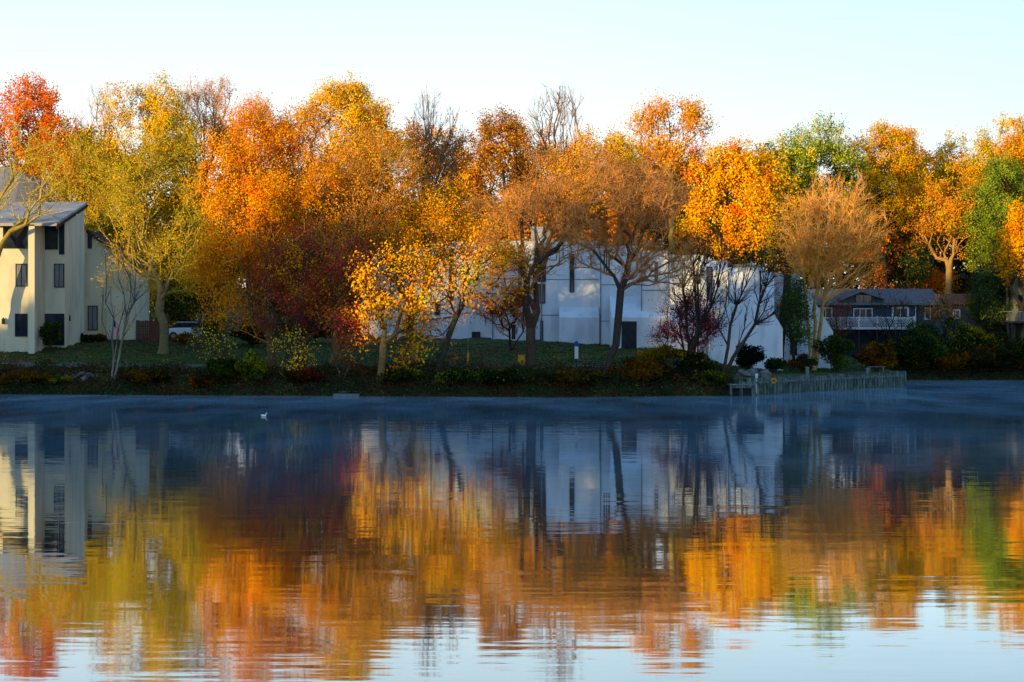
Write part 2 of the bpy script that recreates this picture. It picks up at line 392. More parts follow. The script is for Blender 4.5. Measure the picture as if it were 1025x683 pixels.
def tree(name, label, cat, D, px, boxes, pal, group=None, npts=700, leaves=9000, lsize=0.17, bf=0.45, trunk_r=0.28, fork=0.3, stems=1,
         twig=(0.16, 0.10, 0.05), bark=(0.06, 0.045, 0.035), twigs=3, twig_len=0.8, twig_w=0.022, lump=(26, 0.34), depth=0.9, seed=1, lean=0,
         tipr=0.012, step=0.9, spread=0.3, base_y=None, hollow=0.35, leaf_low=None, fork_y=None, up=0.35, drift=0.25, sink=0.25, var=0.25, wig=.06, tdev=.55, low=None, dn=.5, sw=1.0, sh=1.0):
    r = np.random.default_rng(seed); leaves = int(leaves * 1.7); lsize = lsize * .78
    bx = PX(px, D); by = D if base_y is None else base_y
    bz = float(ground(bx, by)) - sink
    P = crown_points(boxes, D, npts, depth, lump, r, hollow)
    P[:, 1] += by - D
    x0 = min(b[0] for b in boxes); x1 = max(b[1] for b in boxes); top = min(b[2] for b in boxes); bot = max(b[3] for b in boxes)
    zt, zb = PZ(top, D), PZ(bot, D)
    cx = PX((boxes[0][0] + boxes[0][1]) / 2, D)
    fz = PZ(fork_y, D) if fork_y is not None else bz + max(1.5, (zt - bz) * fork)
    root = np.array([bx, by, bz]); origin = np.array([bx, by, bz])
    fx = bx + (cx - bx) * 0.3 + lean
    nseg = max(3, int((fz - bz) / 0.8))
    chain = [np.array([bx + (fx - bx) * (i / nseg) ** 1.3, by, bz + (fz - bz) * i / nseg]) + (r.normal(size=3) * [0.07, 0.07, 0] if 0 < i else 0) for i in range(nseg + 1)]
    chains = [chain]
    for s_ in range(stems - 1):
        an = (-1) ** s_ * r.uniform(.4, 1) * sw; hh = r.uniform(1.0, 1.4) * (fz - bz) * sh
        chains.append([np.array([bx + an * (0.25 + 1.1 * (i / nseg) ** 1.4), by + 0.3 * r.normal() * (i > 0) * 0.3, bz + 0.25 + hh * i / nseg]) for i in range(1, nseg + 1)])
    pos, par, pl = grow(chains, P, bf, step, r, wig, low, dn)
    n = len(pos); e = 2.35; acc = np.zeros(n); ch = np.bincount(par[par >= 0], minlength=n)
    acc[ch == 0] = tipr ** e
    for i in range(n - 1, 0, -1):
        if par[i] >= 0: acc[par[i]] += acc[i]
    rad = acc ** (1 / e)
    rad *= 1 + (trunk_r / rad[0] - 1) * np.clip((rad - tipr) / (rad[0] - tipr), 0, 1) ** 0.8
    z_ = pos[:, 2] - bz
    rad[:len(chain)] *= 1 + 0.55 * np.exp(-z_[:len(chain)] / 0.35)
    thick = rad > max(0.07, trunk_r * 0.34)
    thick[:len(chain)] = True
    dead = np.zeros(n, bool); ns = sum(len(c) for c in chains)
    if trunk_r > .15:
        for i in range(1, n): dead[i] = (len(chain) <= i < ns and rad[i] < .06) or (par[i] >= 0 and dead[par[i]])
    par = np.where(dead, -1, par)
    root_o = empty(name, tuple(origin), label, cat, group)
    bark = np.array(bark); twigc = np.array(twig)
    V, Q, ii = tubes(pos, par, rad, thick, 8)
    tcol = np.repeat(bark[None] * r.uniform(.85, 1.15, (len(ii), 1)), 16, 0)
    mesh_np('trunk', V - origin, [Q], [BARK], tint=tcol, parent=root_o, smooth=np.ones(len(Q), bool))
    # thin limbs + twigs + leaves = crown
    V1, Q1, i1 = tubes(pos, par, rad, ~thick, 4)
    k1 = np.clip((rad[i1] - tipr) / 0.07, 0, 1)[:, None]
    c1 = np.repeat(twigc * (1 - k1) + (bark * 0.6 + twigc * 0.4) * k1, 8, 0)
    Vs, Qs, Cs, Ms = [V1], [Q1], [c1], [np.ones(len(Q1), int)]
    nv = len(V1)
    fine = np.where((rad < max(0.03, tipr * 2.2)) & (par >= 0))[0]
    tips = []
    if twigs > 0 and len(fine):
        k = np.repeat(fine, twigs); d0 = pos[k] - pos[par[k]]; d0 /= np.maximum(np.linalg.norm(d0, axis=1), 1e-6)[:, None]
        d = d0 + r.normal(size=d0.shape) * tdev + [0, 0, up]; d /= np.linalg.norm(d, axis=1)[:, None]
        ln = (twig_len * r.uniform(.4, 1.3, len(k)))[:, None]
        a = pos[k] - d0 * r.uniform(0, 0.5, (len(k), 1)); m_ = a + d * ln * .5 + r.normal(size=d.shape) * 0.04 * ln; c = a + d * ln + [0, 0, 0] + r.normal(size=d.shape) * 0.12 * ln
        u = np.cross(d, r.normal(size=d.shape)); u /= np.linalg.norm(u, axis=1)[:, None]; u *= twig_w / 2
        Vt = np.stack([a - u, a + u, m_ + u * .7, c + u * .3, c - u * .3, m_ - u * .7], 1).reshape(-1, 3)
        b0 = np.arange(len(k))[:, None] * 6
        Qt = np.concatenate([b0 + [0, 1, 2, 5], b0 + [5, 2, 3, 4]])
        Vs.append(Vt); Qs.append(Qt + nv); nv += len(Vt); Ms.append(np.ones(len(Qt), int))
        Cs.append(np.repeat(twigc * r.uniform(.7, 1.3, (len(k), 1)), 6, 0)); tips = np.concatenate([m_, c])
    if leaves > 0:
        base = tips if len(tips) else pos[fine]
        if leaf_low is not None:      # leaves only on one portion: (y_top, y_bottom) rows of the picture
            zz = base[:, 2]; ok = (zz < PZ(leaf_low[0], D)) & (zz > PZ(leaf_low[1], D)); base = base[ok]
        k = r.integers(0, len(base), leaves)
        Pl = base[k] + r.normal(size=(leaves, 3)) * drift
        Vl, Ql = scatter_quads(Pl, lsize, r=r, cen=np.array([cx, by, (zt * .55 + zb * .45)]))
        cl = pal_pick(pal, Pl, r, var=var)
        Vs.append(Vl); Qs.append(Ql + nv); nv += len(Vl); Cs.append(np.repeat(cl, 4, 0)); Ms.append(np.zeros(len(Ql), int))
    mesh_np('crown', np.concatenate(Vs) - origin, [np.concatenate(Qs)], [LEAF, BARK], tint=np.concatenate(Cs), midx=np.concatenate(Ms), parent=root_o)
    return root_o

# leaf colours
OR = (1.0, 0.32, 0.002); DO = (1.0, 0.20, 0.003); GO = (1.0, 0.48, 0.003); YE = (1.0, 0.70, 0.02); OL = (0.58, 0.43, 0.006)
GR = (0.16, 0.23, 0.02); DG = (0.04, 0.07, 0.02); RB = (0.36, 0.08, 0.02); CR = (0.62, 0.045, 0.04); BR = (0.46, 0.19, 0.015)
RO = (1.0, 0.20, 0.003); LG = (0.52, 0.55, 0.03); RU = (0.80, 0.29, 0.012)
GT = (0.72, 0.50, 0.06); OT = (0.66, 0.30, 0.07); PT = (0.32, 0.20, 0.13); DT = (0.10, 0.06, 0.035)
GB = (0.40, 0.28, 0.06); DB = (0.05, 0.035, 0.03); MB_ = (0.12, 0.08, 0.05)

# ------------------------------------------------------------------ trees: skyline row
G1 = 'autumn trees on the skyline'
tree('maple_tree', 'red orange maple at the far left edge, taller than the grey roof', 'tree', 172, 28, [(-25, 50, 70, 200), (35, 78, 84, 215)], [(5, RO), (3, DO), (1, OR), (1, RB)], G1, seed=11, npts=600, leaves=15000, lsize=.24, lump=(24, .3), bark=DB)
tree('bare_tree', 'thin leafless tree showing grey between red maple and yellow crown', 'tree', 185, 92, [(70, 118, 84, 170)], [(1, RU)], G1, seed=12, npts=350, leaves=250, twig=PT, bf=.6, trunk_r=.16, twig_w=.02)
tree('maple_tree', 'bright yellow maple crown rising above the olive tree left of centre', 'tree', 168, 148, [(103, 190, 73, 190), (85, 125, 112, 200, .6)], [(5, (1.0, .62, .02)), (4, GO), (1, LG)], G1, seed=13, npts=700, leaves=15000, lsize=.22, lump=(28, .3), bark=MB_)
tree('oak_tree', 'half bare tree with orange twig tips right of the yellow maple', 'tree', 172, 205, [(176, 238, 74, 160)], [(3, OR), (2, RU)], G1, seed=14, npts=600, leaves=2600, twig=OT, bf=.7, twigs=5, fork_y=165, trunk_r=.22)
tree('birch_tree', 'small pinkish bare topped tree behind the big orange maple', 'tree', 180, 248, [(228, 270, 92, 170)], [(1, DO)], G1, seed=15, npts=400, leaves=1800, twig=OT, bf=.7, twigs=4, trunk_r=.18)
tree('maple_tree', 'round golden maple, tallest crown above the middle left treeline', 'tree', 170, 340, [(285, 396, 80, 200), (300, 385, 82, 150)], [(5, GO), (3, YE), (2, OR)], G1, seed=16, npts=750, leaves=17000, lsize=.22, lump=(34, .24), bark=MB_)
tree('bare_tree', 'bare upright twigs poking over the golden treeline beside the dark oak', 'tree', 178, 430, [(398, 470, 96, 190)], [(1, OR)], G1, seed=17, npts=500, leaves=700, twig=PT, bf=1.1, twigs=5, up=.9, trunk_r=.18)
tree('oak_tree', 'dark rusty brown oak with ragged top left of the tall bare tree', 'tree', 165, 502, [(458, 540, 118, 240), (480, 520, 112, 160)], [(4, BR), (3, RB), (2, RU), (2, GO)], G1, seed=18, npts=700, leaves=11000, lsize=.22, lump=(30, .2), bark=DB)
tree('bare_tree', 'tall leafless tree standing pale against the sky at centre', 'tree', 170, 560, [(519, 594, 83, 165)], [(1, OR)], G1, seed=19, npts=420, leaves=0, twig=PT, bark=(.3, .2, .1), bf=.75, twigs=3, fork_y=170, trunk_r=.22, tipr=.016, twig_w=.028)
tree('maple_tree', 'golden maple at the foot of the tall bare tree', 'tree', 166, 580, [(548, 612, 132, 230)], [(4, GO), (3, OR), (2, OL)], G1, seed=20, npts=500, leaves=10000, lsize=.2, bark=MB_)
tree('poplar_tree', 'small yellow crown between the bare tree and sparse orange tree', 'tree', 172, 622, [(603, 642, 127, 220)], [(4, YE), (3, GO)], G1, seed=21, npts=350, leaves=6000, lsize=.2, bark=MB_)
tree('oak_tree', 'sparse orange leaved tree with sky showing through its crown', 'tree', 166, 672, [(634, 709, 94, 175)], [(4, OR), (3, GO), (1, RU)], G1, seed=22, npts=500, leaves=3600, lsize=.24, twig=OT, bark=GB, bf=.6, twigs=3, fork_y=175, lump=(20, .3), trunk_r=.24)
tree('maple_tree', 'small red topped tree beside the bright orange maple', 'tree', 178, 697, [(684, 716, 146, 220)], [(4, DO), (2, RB)], G1, seed=23, npts=250, leaves=4000, lsize=.2)
tree('maple_tree', 'bright orange and yellow maple left of the fan shaped bare tree', 'tree', 152, 742, [(682, 792, 146, 262), (700, 775, 143, 200)], [(5, GO), (4, OR), (2, YE), (1, DO)], G1, seed=24, npts=900, leaves=17000, lsize=.24, lump=(36, .22), bark=MB_)
tree('maple_tree', 'green leaved tree on the skyline right of centre', 'tree', 195, 812, [(772, 862, 119, 215)], [(4, LG), (4, GR), (1, YE)], G1, seed=25, npts=600, leaves=11000, lsize=.24, lump=(24, .26), bark=MB_)
tree('maple_tree', 'broad golden maple between the green tree and orange oak', 'tree', 198, 888, [(838, 930, 131, 250), (850, 925, 127, 190)], [(5, GO), (3, OL), (2, OR)], G1, seed=26, npts=800, leaves=18000, lsize=.24, lump=(30, .26), bark=DB)
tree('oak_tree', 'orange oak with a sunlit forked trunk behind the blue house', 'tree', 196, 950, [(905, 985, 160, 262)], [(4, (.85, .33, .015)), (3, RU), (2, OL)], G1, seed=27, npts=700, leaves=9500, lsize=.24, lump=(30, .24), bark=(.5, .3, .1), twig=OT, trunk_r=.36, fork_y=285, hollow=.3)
tree('maple_tree', 'olive gold maple at the upper right, beyond the pale green pine', 'tree', 202, 985, [(934, 1000, 130, 225), (975, 1050, 124, 220), (925, 1030, 160, 250)], [(5, GO), (5, OL), (2, YE)], G1, seed=28, npts=900, leaves=22000, lsize=.24, lump=(32, .24), bark=DB)
tree('maple_tree', 'reddish crown tip at the right edge of the skyline', 'tree', 196, 1018, [(1000, 1045, 122, 200)], [(3, OR), (4, GO)], G1, seed=29, npts=300, leaves=5000, lsize=.24)
tree('pine_tree', 'light green soft needled tree beside the olive house', 'tree', 193, 996, [(966, 1030, 158, 225), (970, 1010, 185, 280, 1.3)], [(4, (.30, .38, .03)), (5, GR), (1, LG)], G1, seed=30, npts=800, leaves=19000, lsize=.2, lump=(26, .26), bark=MB_, twigs=3)

G2 = 'trees standing among the houses'
tree('willow_tree', 'bare golden limbed tree drooping over the grey shingled roof', 'tree', 138, -22, [(-50, 66, 116, 230), (-5, 75, 128, 215)], [(3, OL), (2, YE)], G2, seed=41, npts=260, leaves=400, lsize=.15, twig=GT, bark=GB, bf=.5, twigs=4, tipr=.022, twig_w=.03, trunk_r=.3, up=.0, dn=.1, tdev=.8)
tree('willow_tree', 'golden twiggy tree directly behind the cream house', 'tree', 160, 88, [(48, 130, 150, 260), (20, 100, 125, 200)], [(4, OL), (2, (.8, .5, .02)), (1, GR), (2, RU)], G2, seed=42, npts=800, leaves=8000, lsize=.18, twig=GT, bark=GB, bf=.45, twigs=5, twig_w=.026)
tree('willow_tree', 'large olive yellow tree with thick pale trunk beside the wooden fence', 'tree', 141, 163, [(88, 225, 128, 300), (110, 215, 170, 310)], [(6, OL), (4, (.55, .36, .02)), (2, GO), (2, (.22, .22, .02))], G2, seed=43, npts=1000, leaves=11500, lsize=.15, twig=GT, bark=(.24, .19, .09), bf=.35, twigs=5, twig_w=.026, tipr=.016, fork_y=290, trunk_r=.34, lump=(30, .26))
tree('cedar_tree', 'dark green cedar behind the olive yellow tree', 'tree', 158, 208, [(180, 238, 205, 335)], [(5, DG), (2, GR)], G2, seed=44, npts=400, leaves=12000, lsize=.2, bark=DB, twig=DT)
tree('cedar_tree', 'dark cedar over the parked car beside the orange maple', 'tree', 166, 182, [(140, 200, 225, 335)], [(5, DG), (1, OL)], G2, seed=45, npts=300, leaves=9000, lsize=.22, bark=DB, twig=DT)
tree('cedar_tree', 'dark evergreen under the tall golden maple, left of white building', 'tree', 168, 305, [(255, 362, 215, 335)], [(5, DG), (2, RB), (1, BR)], G2, seed=46, npts=500, leaves=15000, lsize=.24, bark=DB, twig=DT)
tree('cherry_tree', 'small rust leaved tree on the lawn before the white building', 'tree', 141, 511, [(478, 546, 290, 335), (500, 530, 284, 315)], [(4, RB), (3, DO), (2, BR)], G2, seed=47, npts=350, leaves=4200, lsize=.14, trunk_r=.1, fork_y=338, stems=2, bark=DB, twig=DT, lump=(20, .3), twig_len=.5, drift=.15)
tree('cedar_tree', 'tall dark evergreen in the gap behind the blue house', 'tree', 199, 900, [(872, 925, 215, 330)], [(5, DG), (1, BR)], G2, seed=48, npts=400, leaves=12000, lsize=.24, bark=DB, twig=DT)
tree('cedar_tree', 'dark cedar below the light green tree by the olive house', 'tree', 185, 994, [(972, 1014, 265, 350)], [(5, DG), (1, GR)], G2, seed=49, npts=350, leaves=10000, lsize=.2, bark=DB, twig=DT)
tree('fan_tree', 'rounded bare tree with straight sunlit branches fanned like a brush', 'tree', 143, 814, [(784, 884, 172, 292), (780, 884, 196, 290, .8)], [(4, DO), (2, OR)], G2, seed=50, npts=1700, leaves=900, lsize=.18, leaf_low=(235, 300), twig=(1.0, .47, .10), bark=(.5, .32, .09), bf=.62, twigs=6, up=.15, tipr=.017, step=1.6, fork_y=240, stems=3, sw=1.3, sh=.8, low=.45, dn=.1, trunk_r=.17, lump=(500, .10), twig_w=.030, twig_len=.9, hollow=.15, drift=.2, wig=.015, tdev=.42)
tree('bare_tree', 'dark double trunk tree right of the white building gable', 'tree', 146, 779, [(765, 812, 190, 285)], [(3, OL), (3, GO)], G2, seed=51, npts=400, leaves=2400, twig=DT, bark=DB, stems=2, trunk_r=.3, fork_y=300)
tree('maple_tree', 'dim orange tree tucked behind the fan shaped bare tree', 'tree', 198, 860, [(838, 905, 200, 292)], [(4, RB), (2, DO), (2, DG)], G2, seed=52, npts=400, leaves=9000, lsize=.24, bark=DB)
tree('holly_tree', 'small evergreen with open branches against the white gable', 'tree', 141, 794, [(782, 806, 282, 345), (775, 812, 300, 350)], [(5, DG), (2, GR)], G2, seed=53, npts=350, leaves=5000, lsize=.16, bark=DB, twig=DT, trunk_r=.12, lump=(16, .28))
tree('maple_tree', 'low orange tree glowing behind the red roofed cottage', 'tree', 208, 933, [(912, 955, 272, 300)], [(5, DO), (2, OR)], G2, seed=54, npts=200, leaves=4000, lsize=.24, bark=DB)
tree('maple_tree', 'orange leaved tree peeking out behind the olive house', 'tree', 182, 1018, [(1002, 1040, 205, 300)], [(3, OR), (4, GO)], G2, seed=55, npts=350, leaves=7000, lsize=.24, bark=DB)
tree('bare_tree', 'slim leaning pale trunk beside the olive house deck', 'tree', 184, 1010, [(985, 1015, 235, 285)], [(2, OL)], G2, seed=56, npts=80, leaves=200, twig=DT, bark=(.2, .16, .12), trunk_r=.14, fork_y=275)
for i, (px, D, t_, b_, hw, pal, lab) in enumerate([
    (62, 182, 140, 250, 48, [(3, RB), (2, BR), (2, OL)], 'brown woodland tree behind the cream house roof'),
    (110, 184, 150, 270, 45, [(4, OL), (2, GO), (2, BR)], 'olive woodland tree behind the cream house side wing'),
    (172, 186, 140, 300, 46, [(4, OL), (3, GO), (1, GR)], 'olive gold woodland tree behind the large olive yellow tree'),
    (220, 183, 128, 310, 44, [(3, GO), (3, OR), (2, BR)], 'amber woodland tree in the gap left of the great orange maple'),
    (262, 186, 122, 300, 44, [(3, DO), (3, OR), (2, RB)], 'orange woodland tree behind the great orange maple'),
    (318, 184, 140, 300, 50, [(3, GO), (3, OR), (2, BR)], 'copper woodland tree below the round golden maple'),
    (385, 184, 118, 300, 48, [(3, GO), (3, OR), (2, RB)], 'golden woodland tree behind the bare upright twigs'),
    (440, 186, 126, 290, 46, [(4, OR), (3, BR), (2, GO)], 'tawny woodland tree left of the dark rusty oak'),
    (490, 190, 142, 290, 48, [(3, OR), (3, BR), (2, RU)], 'rusty woodland tree just behind the dark oak'),
    (545, 186, 150, 300, 46, [(3, RU), (2, BR), (2, OR)], 'brown woodland tree behind the white building chimney'),
    (600, 187, 138, 290, 48, [(3, OR), (3, RU), (1, GO)], 'russet woodland tree below the small yellow crown'),
    (650, 184, 138, 280, 46, [(4, RU), (3, OR)], 'russet woodland tree under the sparse orange tree'),
    (698, 186, 160, 285, 44, [(3, RB), (3, OL), (2, DG)], 'dim olive woodland tree behind the stepped white parapets'),
    (722, 190, 190, 300, 44, [(3, BR), (3, OL), (2, DG)], 'shaded woodland tree under the bright orange maple'),
    (775, 195, 160, 290, 46, [(4, OL), (2, DG), (2, GO)], 'olive woodland tree beneath the green skyline tree'),
    (840, 200, 155, 300, 48, [(3, OL), (3, DG)], 'dark olive woodland tree right behind the fan tree'),
    (895, 212, 165, 300, 46, [(3, OL), (2, RB), (2, DG)], 'deep olive woodland tree left of the sunlit forked oak'),
    (935, 218, 160, 290, 46, [(3, RB), (3, BR), (1, OR)], 'brown woodland tree behind the sunlit forked oak'),
    (975, 216, 160, 290, 44, [(3, RB), (3, OL), (1, OR)], 'dusky woodland tree between forked oak and light green pine'),
    (1020, 214, 160, 290, 46, [(3, OL), (3, DG), (1, OR)], 'dark woodland tree behind the olive house roof')]):
    tree('woodland_tree', lab, 'tree', D, px, [(px - hw, px + hw, t_ - 10, b_)], pal, 'woodland trees behind the houses', seed=170 + i, npts=420, leaves=13000, lsize=.30, bark=DB, lump=(26, .3), twig=MB_)

# ------------------------------------------------------------------ trees: along the bank
G3 = 'trees along the lake bank'
tree('sapling', 'pale V shaped bare sapling leaning at the water beside the cream house', 'tree', 123.6, 113, [(96, 152, 238, 330)], [(1, OL)], G3, seed=80, npts=90, leaves=60, stems=2, twig=(.14, .11, .09), bark=(.30, .26, .20), trunk_r=.10, fork_y=345, twigs=2, tipr=.012, bf=.9, lump=(10, .4), base_y=123.4)
tree('maple_tree', 'great orange maple spreading over the bank left of centre', 'tree', 127, 275, [(196, 300, 112, 320), (215, 345, 105, 260), (195, 270, 230, 330, .8)], [(6, OR), (4, GO), (2, DO)], G3, seed=81, npts=1500, leaves=30000, lsize=.17, bark=(.16, .10, .05), twig=OT, trunk_r=.3, lump=(46, .2), fork_y=330, hollow=.25, twigs=3)
tree('maple_tree', 'crimson lower maple with trunks rising from the bank', 'tree', 124.5, 292, [(245, 335, 250, 345), (270, 400, 225, 330)], [(4, CR), (4, RB), (3, BR), (1, OR)], G3, seed=82, npts=800, leaves=12000, lsize=.15, bark=(.07, .06, .06), twig=(.14, .06, .05), trunk_r=.24, stems=3, fork_y=345, lump=(26, .28))
tree('elm_tree', 'twiggy copper coloured tree right of the great orange maple', 'tree', 129, 335, [(290, 425, 130, 280), (310, 400, 125, 220)], [(3, GO), (5, OR), (2, BR)], G3, seed=83, npts=1300, leaves=9000, lsize=.14, bark=(.28, .19, .06), twig=(.60, .30, .08), trunk_r=.34, twigs=7, twig_w=.024, stems=2, fork_y=300, bf=.45, tipr=.015)
tree('maple_tree', 'slender yellow leaved tree with low leaves over the bank', 'tree', 121.5, 298, [(275, 312, 325, 378), (262, 285, 330, 372, .5)], [(5, YE), (3, GO), (2, OL)], G3, seed=84, npts=100, leaves=420, lsize=.15, trunk_r=.07, bark=DB, twig=DT, lump=(10, .35), fork_y=360, twigs=2, twig_len=.4)
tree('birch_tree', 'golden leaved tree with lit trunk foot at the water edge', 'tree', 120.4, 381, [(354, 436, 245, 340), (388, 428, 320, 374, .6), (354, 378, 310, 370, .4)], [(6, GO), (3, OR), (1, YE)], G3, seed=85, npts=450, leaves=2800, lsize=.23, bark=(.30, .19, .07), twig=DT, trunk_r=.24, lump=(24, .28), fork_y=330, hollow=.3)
tree('maple_tree', 'amber leaved tree filling the space before the white building end', 'tree', 130, 412, [(345, 470, 165, 335), (400, 510, 180, 290), (345, 420, 140, 230, .7)], [(4, GO), (5, OR), (1, YE), (1, BR)], G3, seed=86, npts=1400, leaves=17000, lsize=.16, bark=(.28, .19, .06), twig=(.40, .22, .07), trunk_r=.3, twigs=4, fork_y=300, lump=(40, .2), hollow=.2)
tree('maple_tree', 'slender leaning tree with scattered orange leaves and dark trunk', 'tree', 121.2, 437, [(415, 525, 235, 325), (455, 512, 228, 300), (400, 450, 290, 345, .6)], [(5, OR), (4, GO), (1, YE)], G3, seed=87, npts=420, leaves=2400, lsize=.22, bark=(.07, .065, .05), twig=DT, trunk_r=.2, fork_y=305, lean=1.0, lump=(20, .3), hollow=.3, twigs=2)
tree('elm_tree', 'dark forked tree with sunlit russet twigs before the white wall', 'tree', 122.5, 532, [(462, 600, 170, 275), (520, 645, 145, 240), (470, 560, 240, 300, .4)], [(4, RU), (3, OR)], G3, seed=88, npts=1500, leaves=1800, lsize=.13, bark=(.10, .065, .05), twig=(.66, .30, .09), trunk_r=.32, twigs=7, twig_w=.024, stems=2, fork_y=328, bf=.42, dn=.2, up=.05, tdev=.8, sw=2.2, sh=.8, tipr=.017, step=1.2, lump=(40, .2), hollow=.3)
tree('elm_tree', 'dark multi stemmed tree with hazy orange twigs, right of centre', 'tree', 120, 607, [(565, 705, 170, 280), (590, 700, 150, 230), (630, 715, 235, 295, .5)], [(3, RU), (2, OR)], G3, seed=89, npts=1500, leaves=1200, lsize=.13, bark=(.08, .055, .045), twig=(.66, .29, .09), trunk_r=.25, twigs=7, twig_w=.024, stems=3, fork_y=345, bf=.42, dn=.2, up=.05, tdev=.8, sw=2.2, sh=.8, tipr=.016, step=1.2, lump=(40, .2), hollow=.3)
tree('plum_tree', 'small purple red leaved tree in front of the white wall', 'tree', 124, 684, [(650, 724, 296, 352), (665, 715, 290, 325)], [(5, CR), (3, (.18, .03, .05))], G3, seed=90, npts=500, leaves=3600, lsize=.13, bark=DB, twig=(.09, .04, .045), trunk_r=.12, stems=3, fork_y=350, lump=(22, .28), twigs=3)
tree('bare_tree', 'dark bare tree rising through the purple leaves by the lantern', 'tree', 122, 690, [(655, 745, 232, 325)], [(1, CR)], G3, seed=91, npts=260, leaves=60, bark=DB, twig=(.05, .035, .03), trunk_r=.2, fork_y=335, bf=.9, twigs=3, tipr=.015, hollow=.1, stems=2)
tree('bare_tree', 'dark bare tree leaning right over the wooden sea wall', 'tree', 122, 722, [(735, 790, 245, 330), (715, 755, 255, 330, .7)], [(1, CR)], G3, seed=92, npts=220, leaves=40, bark=(.07, .055, .045), twig=(.06, .04, .03), trunk_r=.17, fork_y=345, bf=.9, lean=.5, stems=2, twigs=3, tipr=.015, hollow=.1)
tree('alder_tree', 'slim twin stems beside the small dock, crimson leafed', 'tree', 120.5, 342, [(325, 368, 300, 355)], [(4, CR), (2, DO), (1, GO)], G3, seed=93, npts=160, leaves=1300, lsize=.14, bark=(.10, .08, .07), twig=DT, trunk_r=.08, fork_y=360, stems=3, lump=(12, .3))
tree('alder_tree', 'scraggy bank tree with few yellow leaves below the olive tree', 'tree', 123, 212, [(188, 232, 318, 370)], [(4, YE), (3, OL)], G3, seed=94, npts=140, leaves=200, lsize=.15, bark=(.10, .08, .05), twig=(.14, .10, .05), trunk_r=.09, fork_y=368, stems=2, lump=(12, .3))

tree('bare_tree', 'thin dark bare tree in front of the white lattice deck', 'tree', 180, 893, [(868, 916, 292, 335)], [(1, BR)], G3, seed=96, npts=170, leaves=80, bark=DB, twig=(.06, .045, .035), trunk_r=.12, fork_y=345, bf=.6, twigs=3, hollow=.1, stems=2)
tree('bare_tree', 'thin brown bare tree at the left end of the lattice deck', 'tree', 180.5, 842, [(820, 862, 296, 345)], [(3, RB)], G3, seed=97, npts=170, leaves=700, bark=DB, twig=(.08, .05, .035), trunk_r=.1, fork_y=350, bf=.6, twigs=3, hollow=.1)
tree('bare_tree', 'thin bare tree in front of the grey siding wing', 'tree', 180, 940, [(918, 965, 290, 335)], [(3, BR)], G3, seed=98, npts=170, leaves=500, bark=DB, twig=(.09, .06, .04), trunk_r=.1, fork_y=345, bf=.6, twigs=3, hollow=.1)
# ------------------------------------------------------------------ shrubs
def shrub(name, label, px, D, w_, y0, y1, pal, group, n=2500, lsize=.13, seed=1, stems=7, blobs=22, stemc=DT, br=.27):
    r = np.random.default_rng(seed); bx = PX(px, D); bz = float(ground(bx, D)); z1 = PZ(y0, D)
    hgt = max(0.5, z1 - bz); R = np.array([w_ * D / F / 2, w_ * D / F / 2 * .8, hgt / 2])
    c = np.array([bx, D, bz + hgt * .5]); root = empty(name, (bx, D, bz - .05), label, 'shrub', group)
    org = np.array([bx, D, bz - .05])
    d = r.normal(size=(blobs, 3)); d /= np.linalg.norm(d, axis=1)[:, None]; b_ = br * r.uniform(.7, 1.3, blobs)
    cen = d * (r.uniform(.3, 1, blobs) * (1 - b_ * .5))[:, None]; cen[:, 2] *= 1 - .5 * np.abs(cen[:, 0]); k = r.integers(0, blobs, n)
    q = r.normal(size=(n, 3)); q /= np.linalg.norm(q, axis=1)[:, None]
    P = c + (cen[k] + q * (b_[k] * r.uniform(.3, 1, n) ** .5)[:, None]) * R + r.normal(size=(n, 3)) * .07
    P[:, 2] = np.maximum(P[:, 2], ground(P[:, 0], P[:, 1]) + .03)
    V, Q = scatter_quads(P, lsize, r=r)
    o_ = mesh_np('foliage', V - org, [Q], [LEAF], tint=np.repeat(pal_pick(pal, P, r), 4, 0), parent=root)
    mb = MB()
    for i in range(stems):
        tgt = (cen[i % blobs] * R * .9 + c - org); mb.tube((r.uniform(-.1, .1), r.uniform(-.1, .1), 0), tgt, .03, .01, 5)
    mb.build('stem', MATS['stem_bark'], root)
    return root
surf('stem_bark', DB, MB_, scale=5)
G4 = 'shrubs and bushes by the shore'
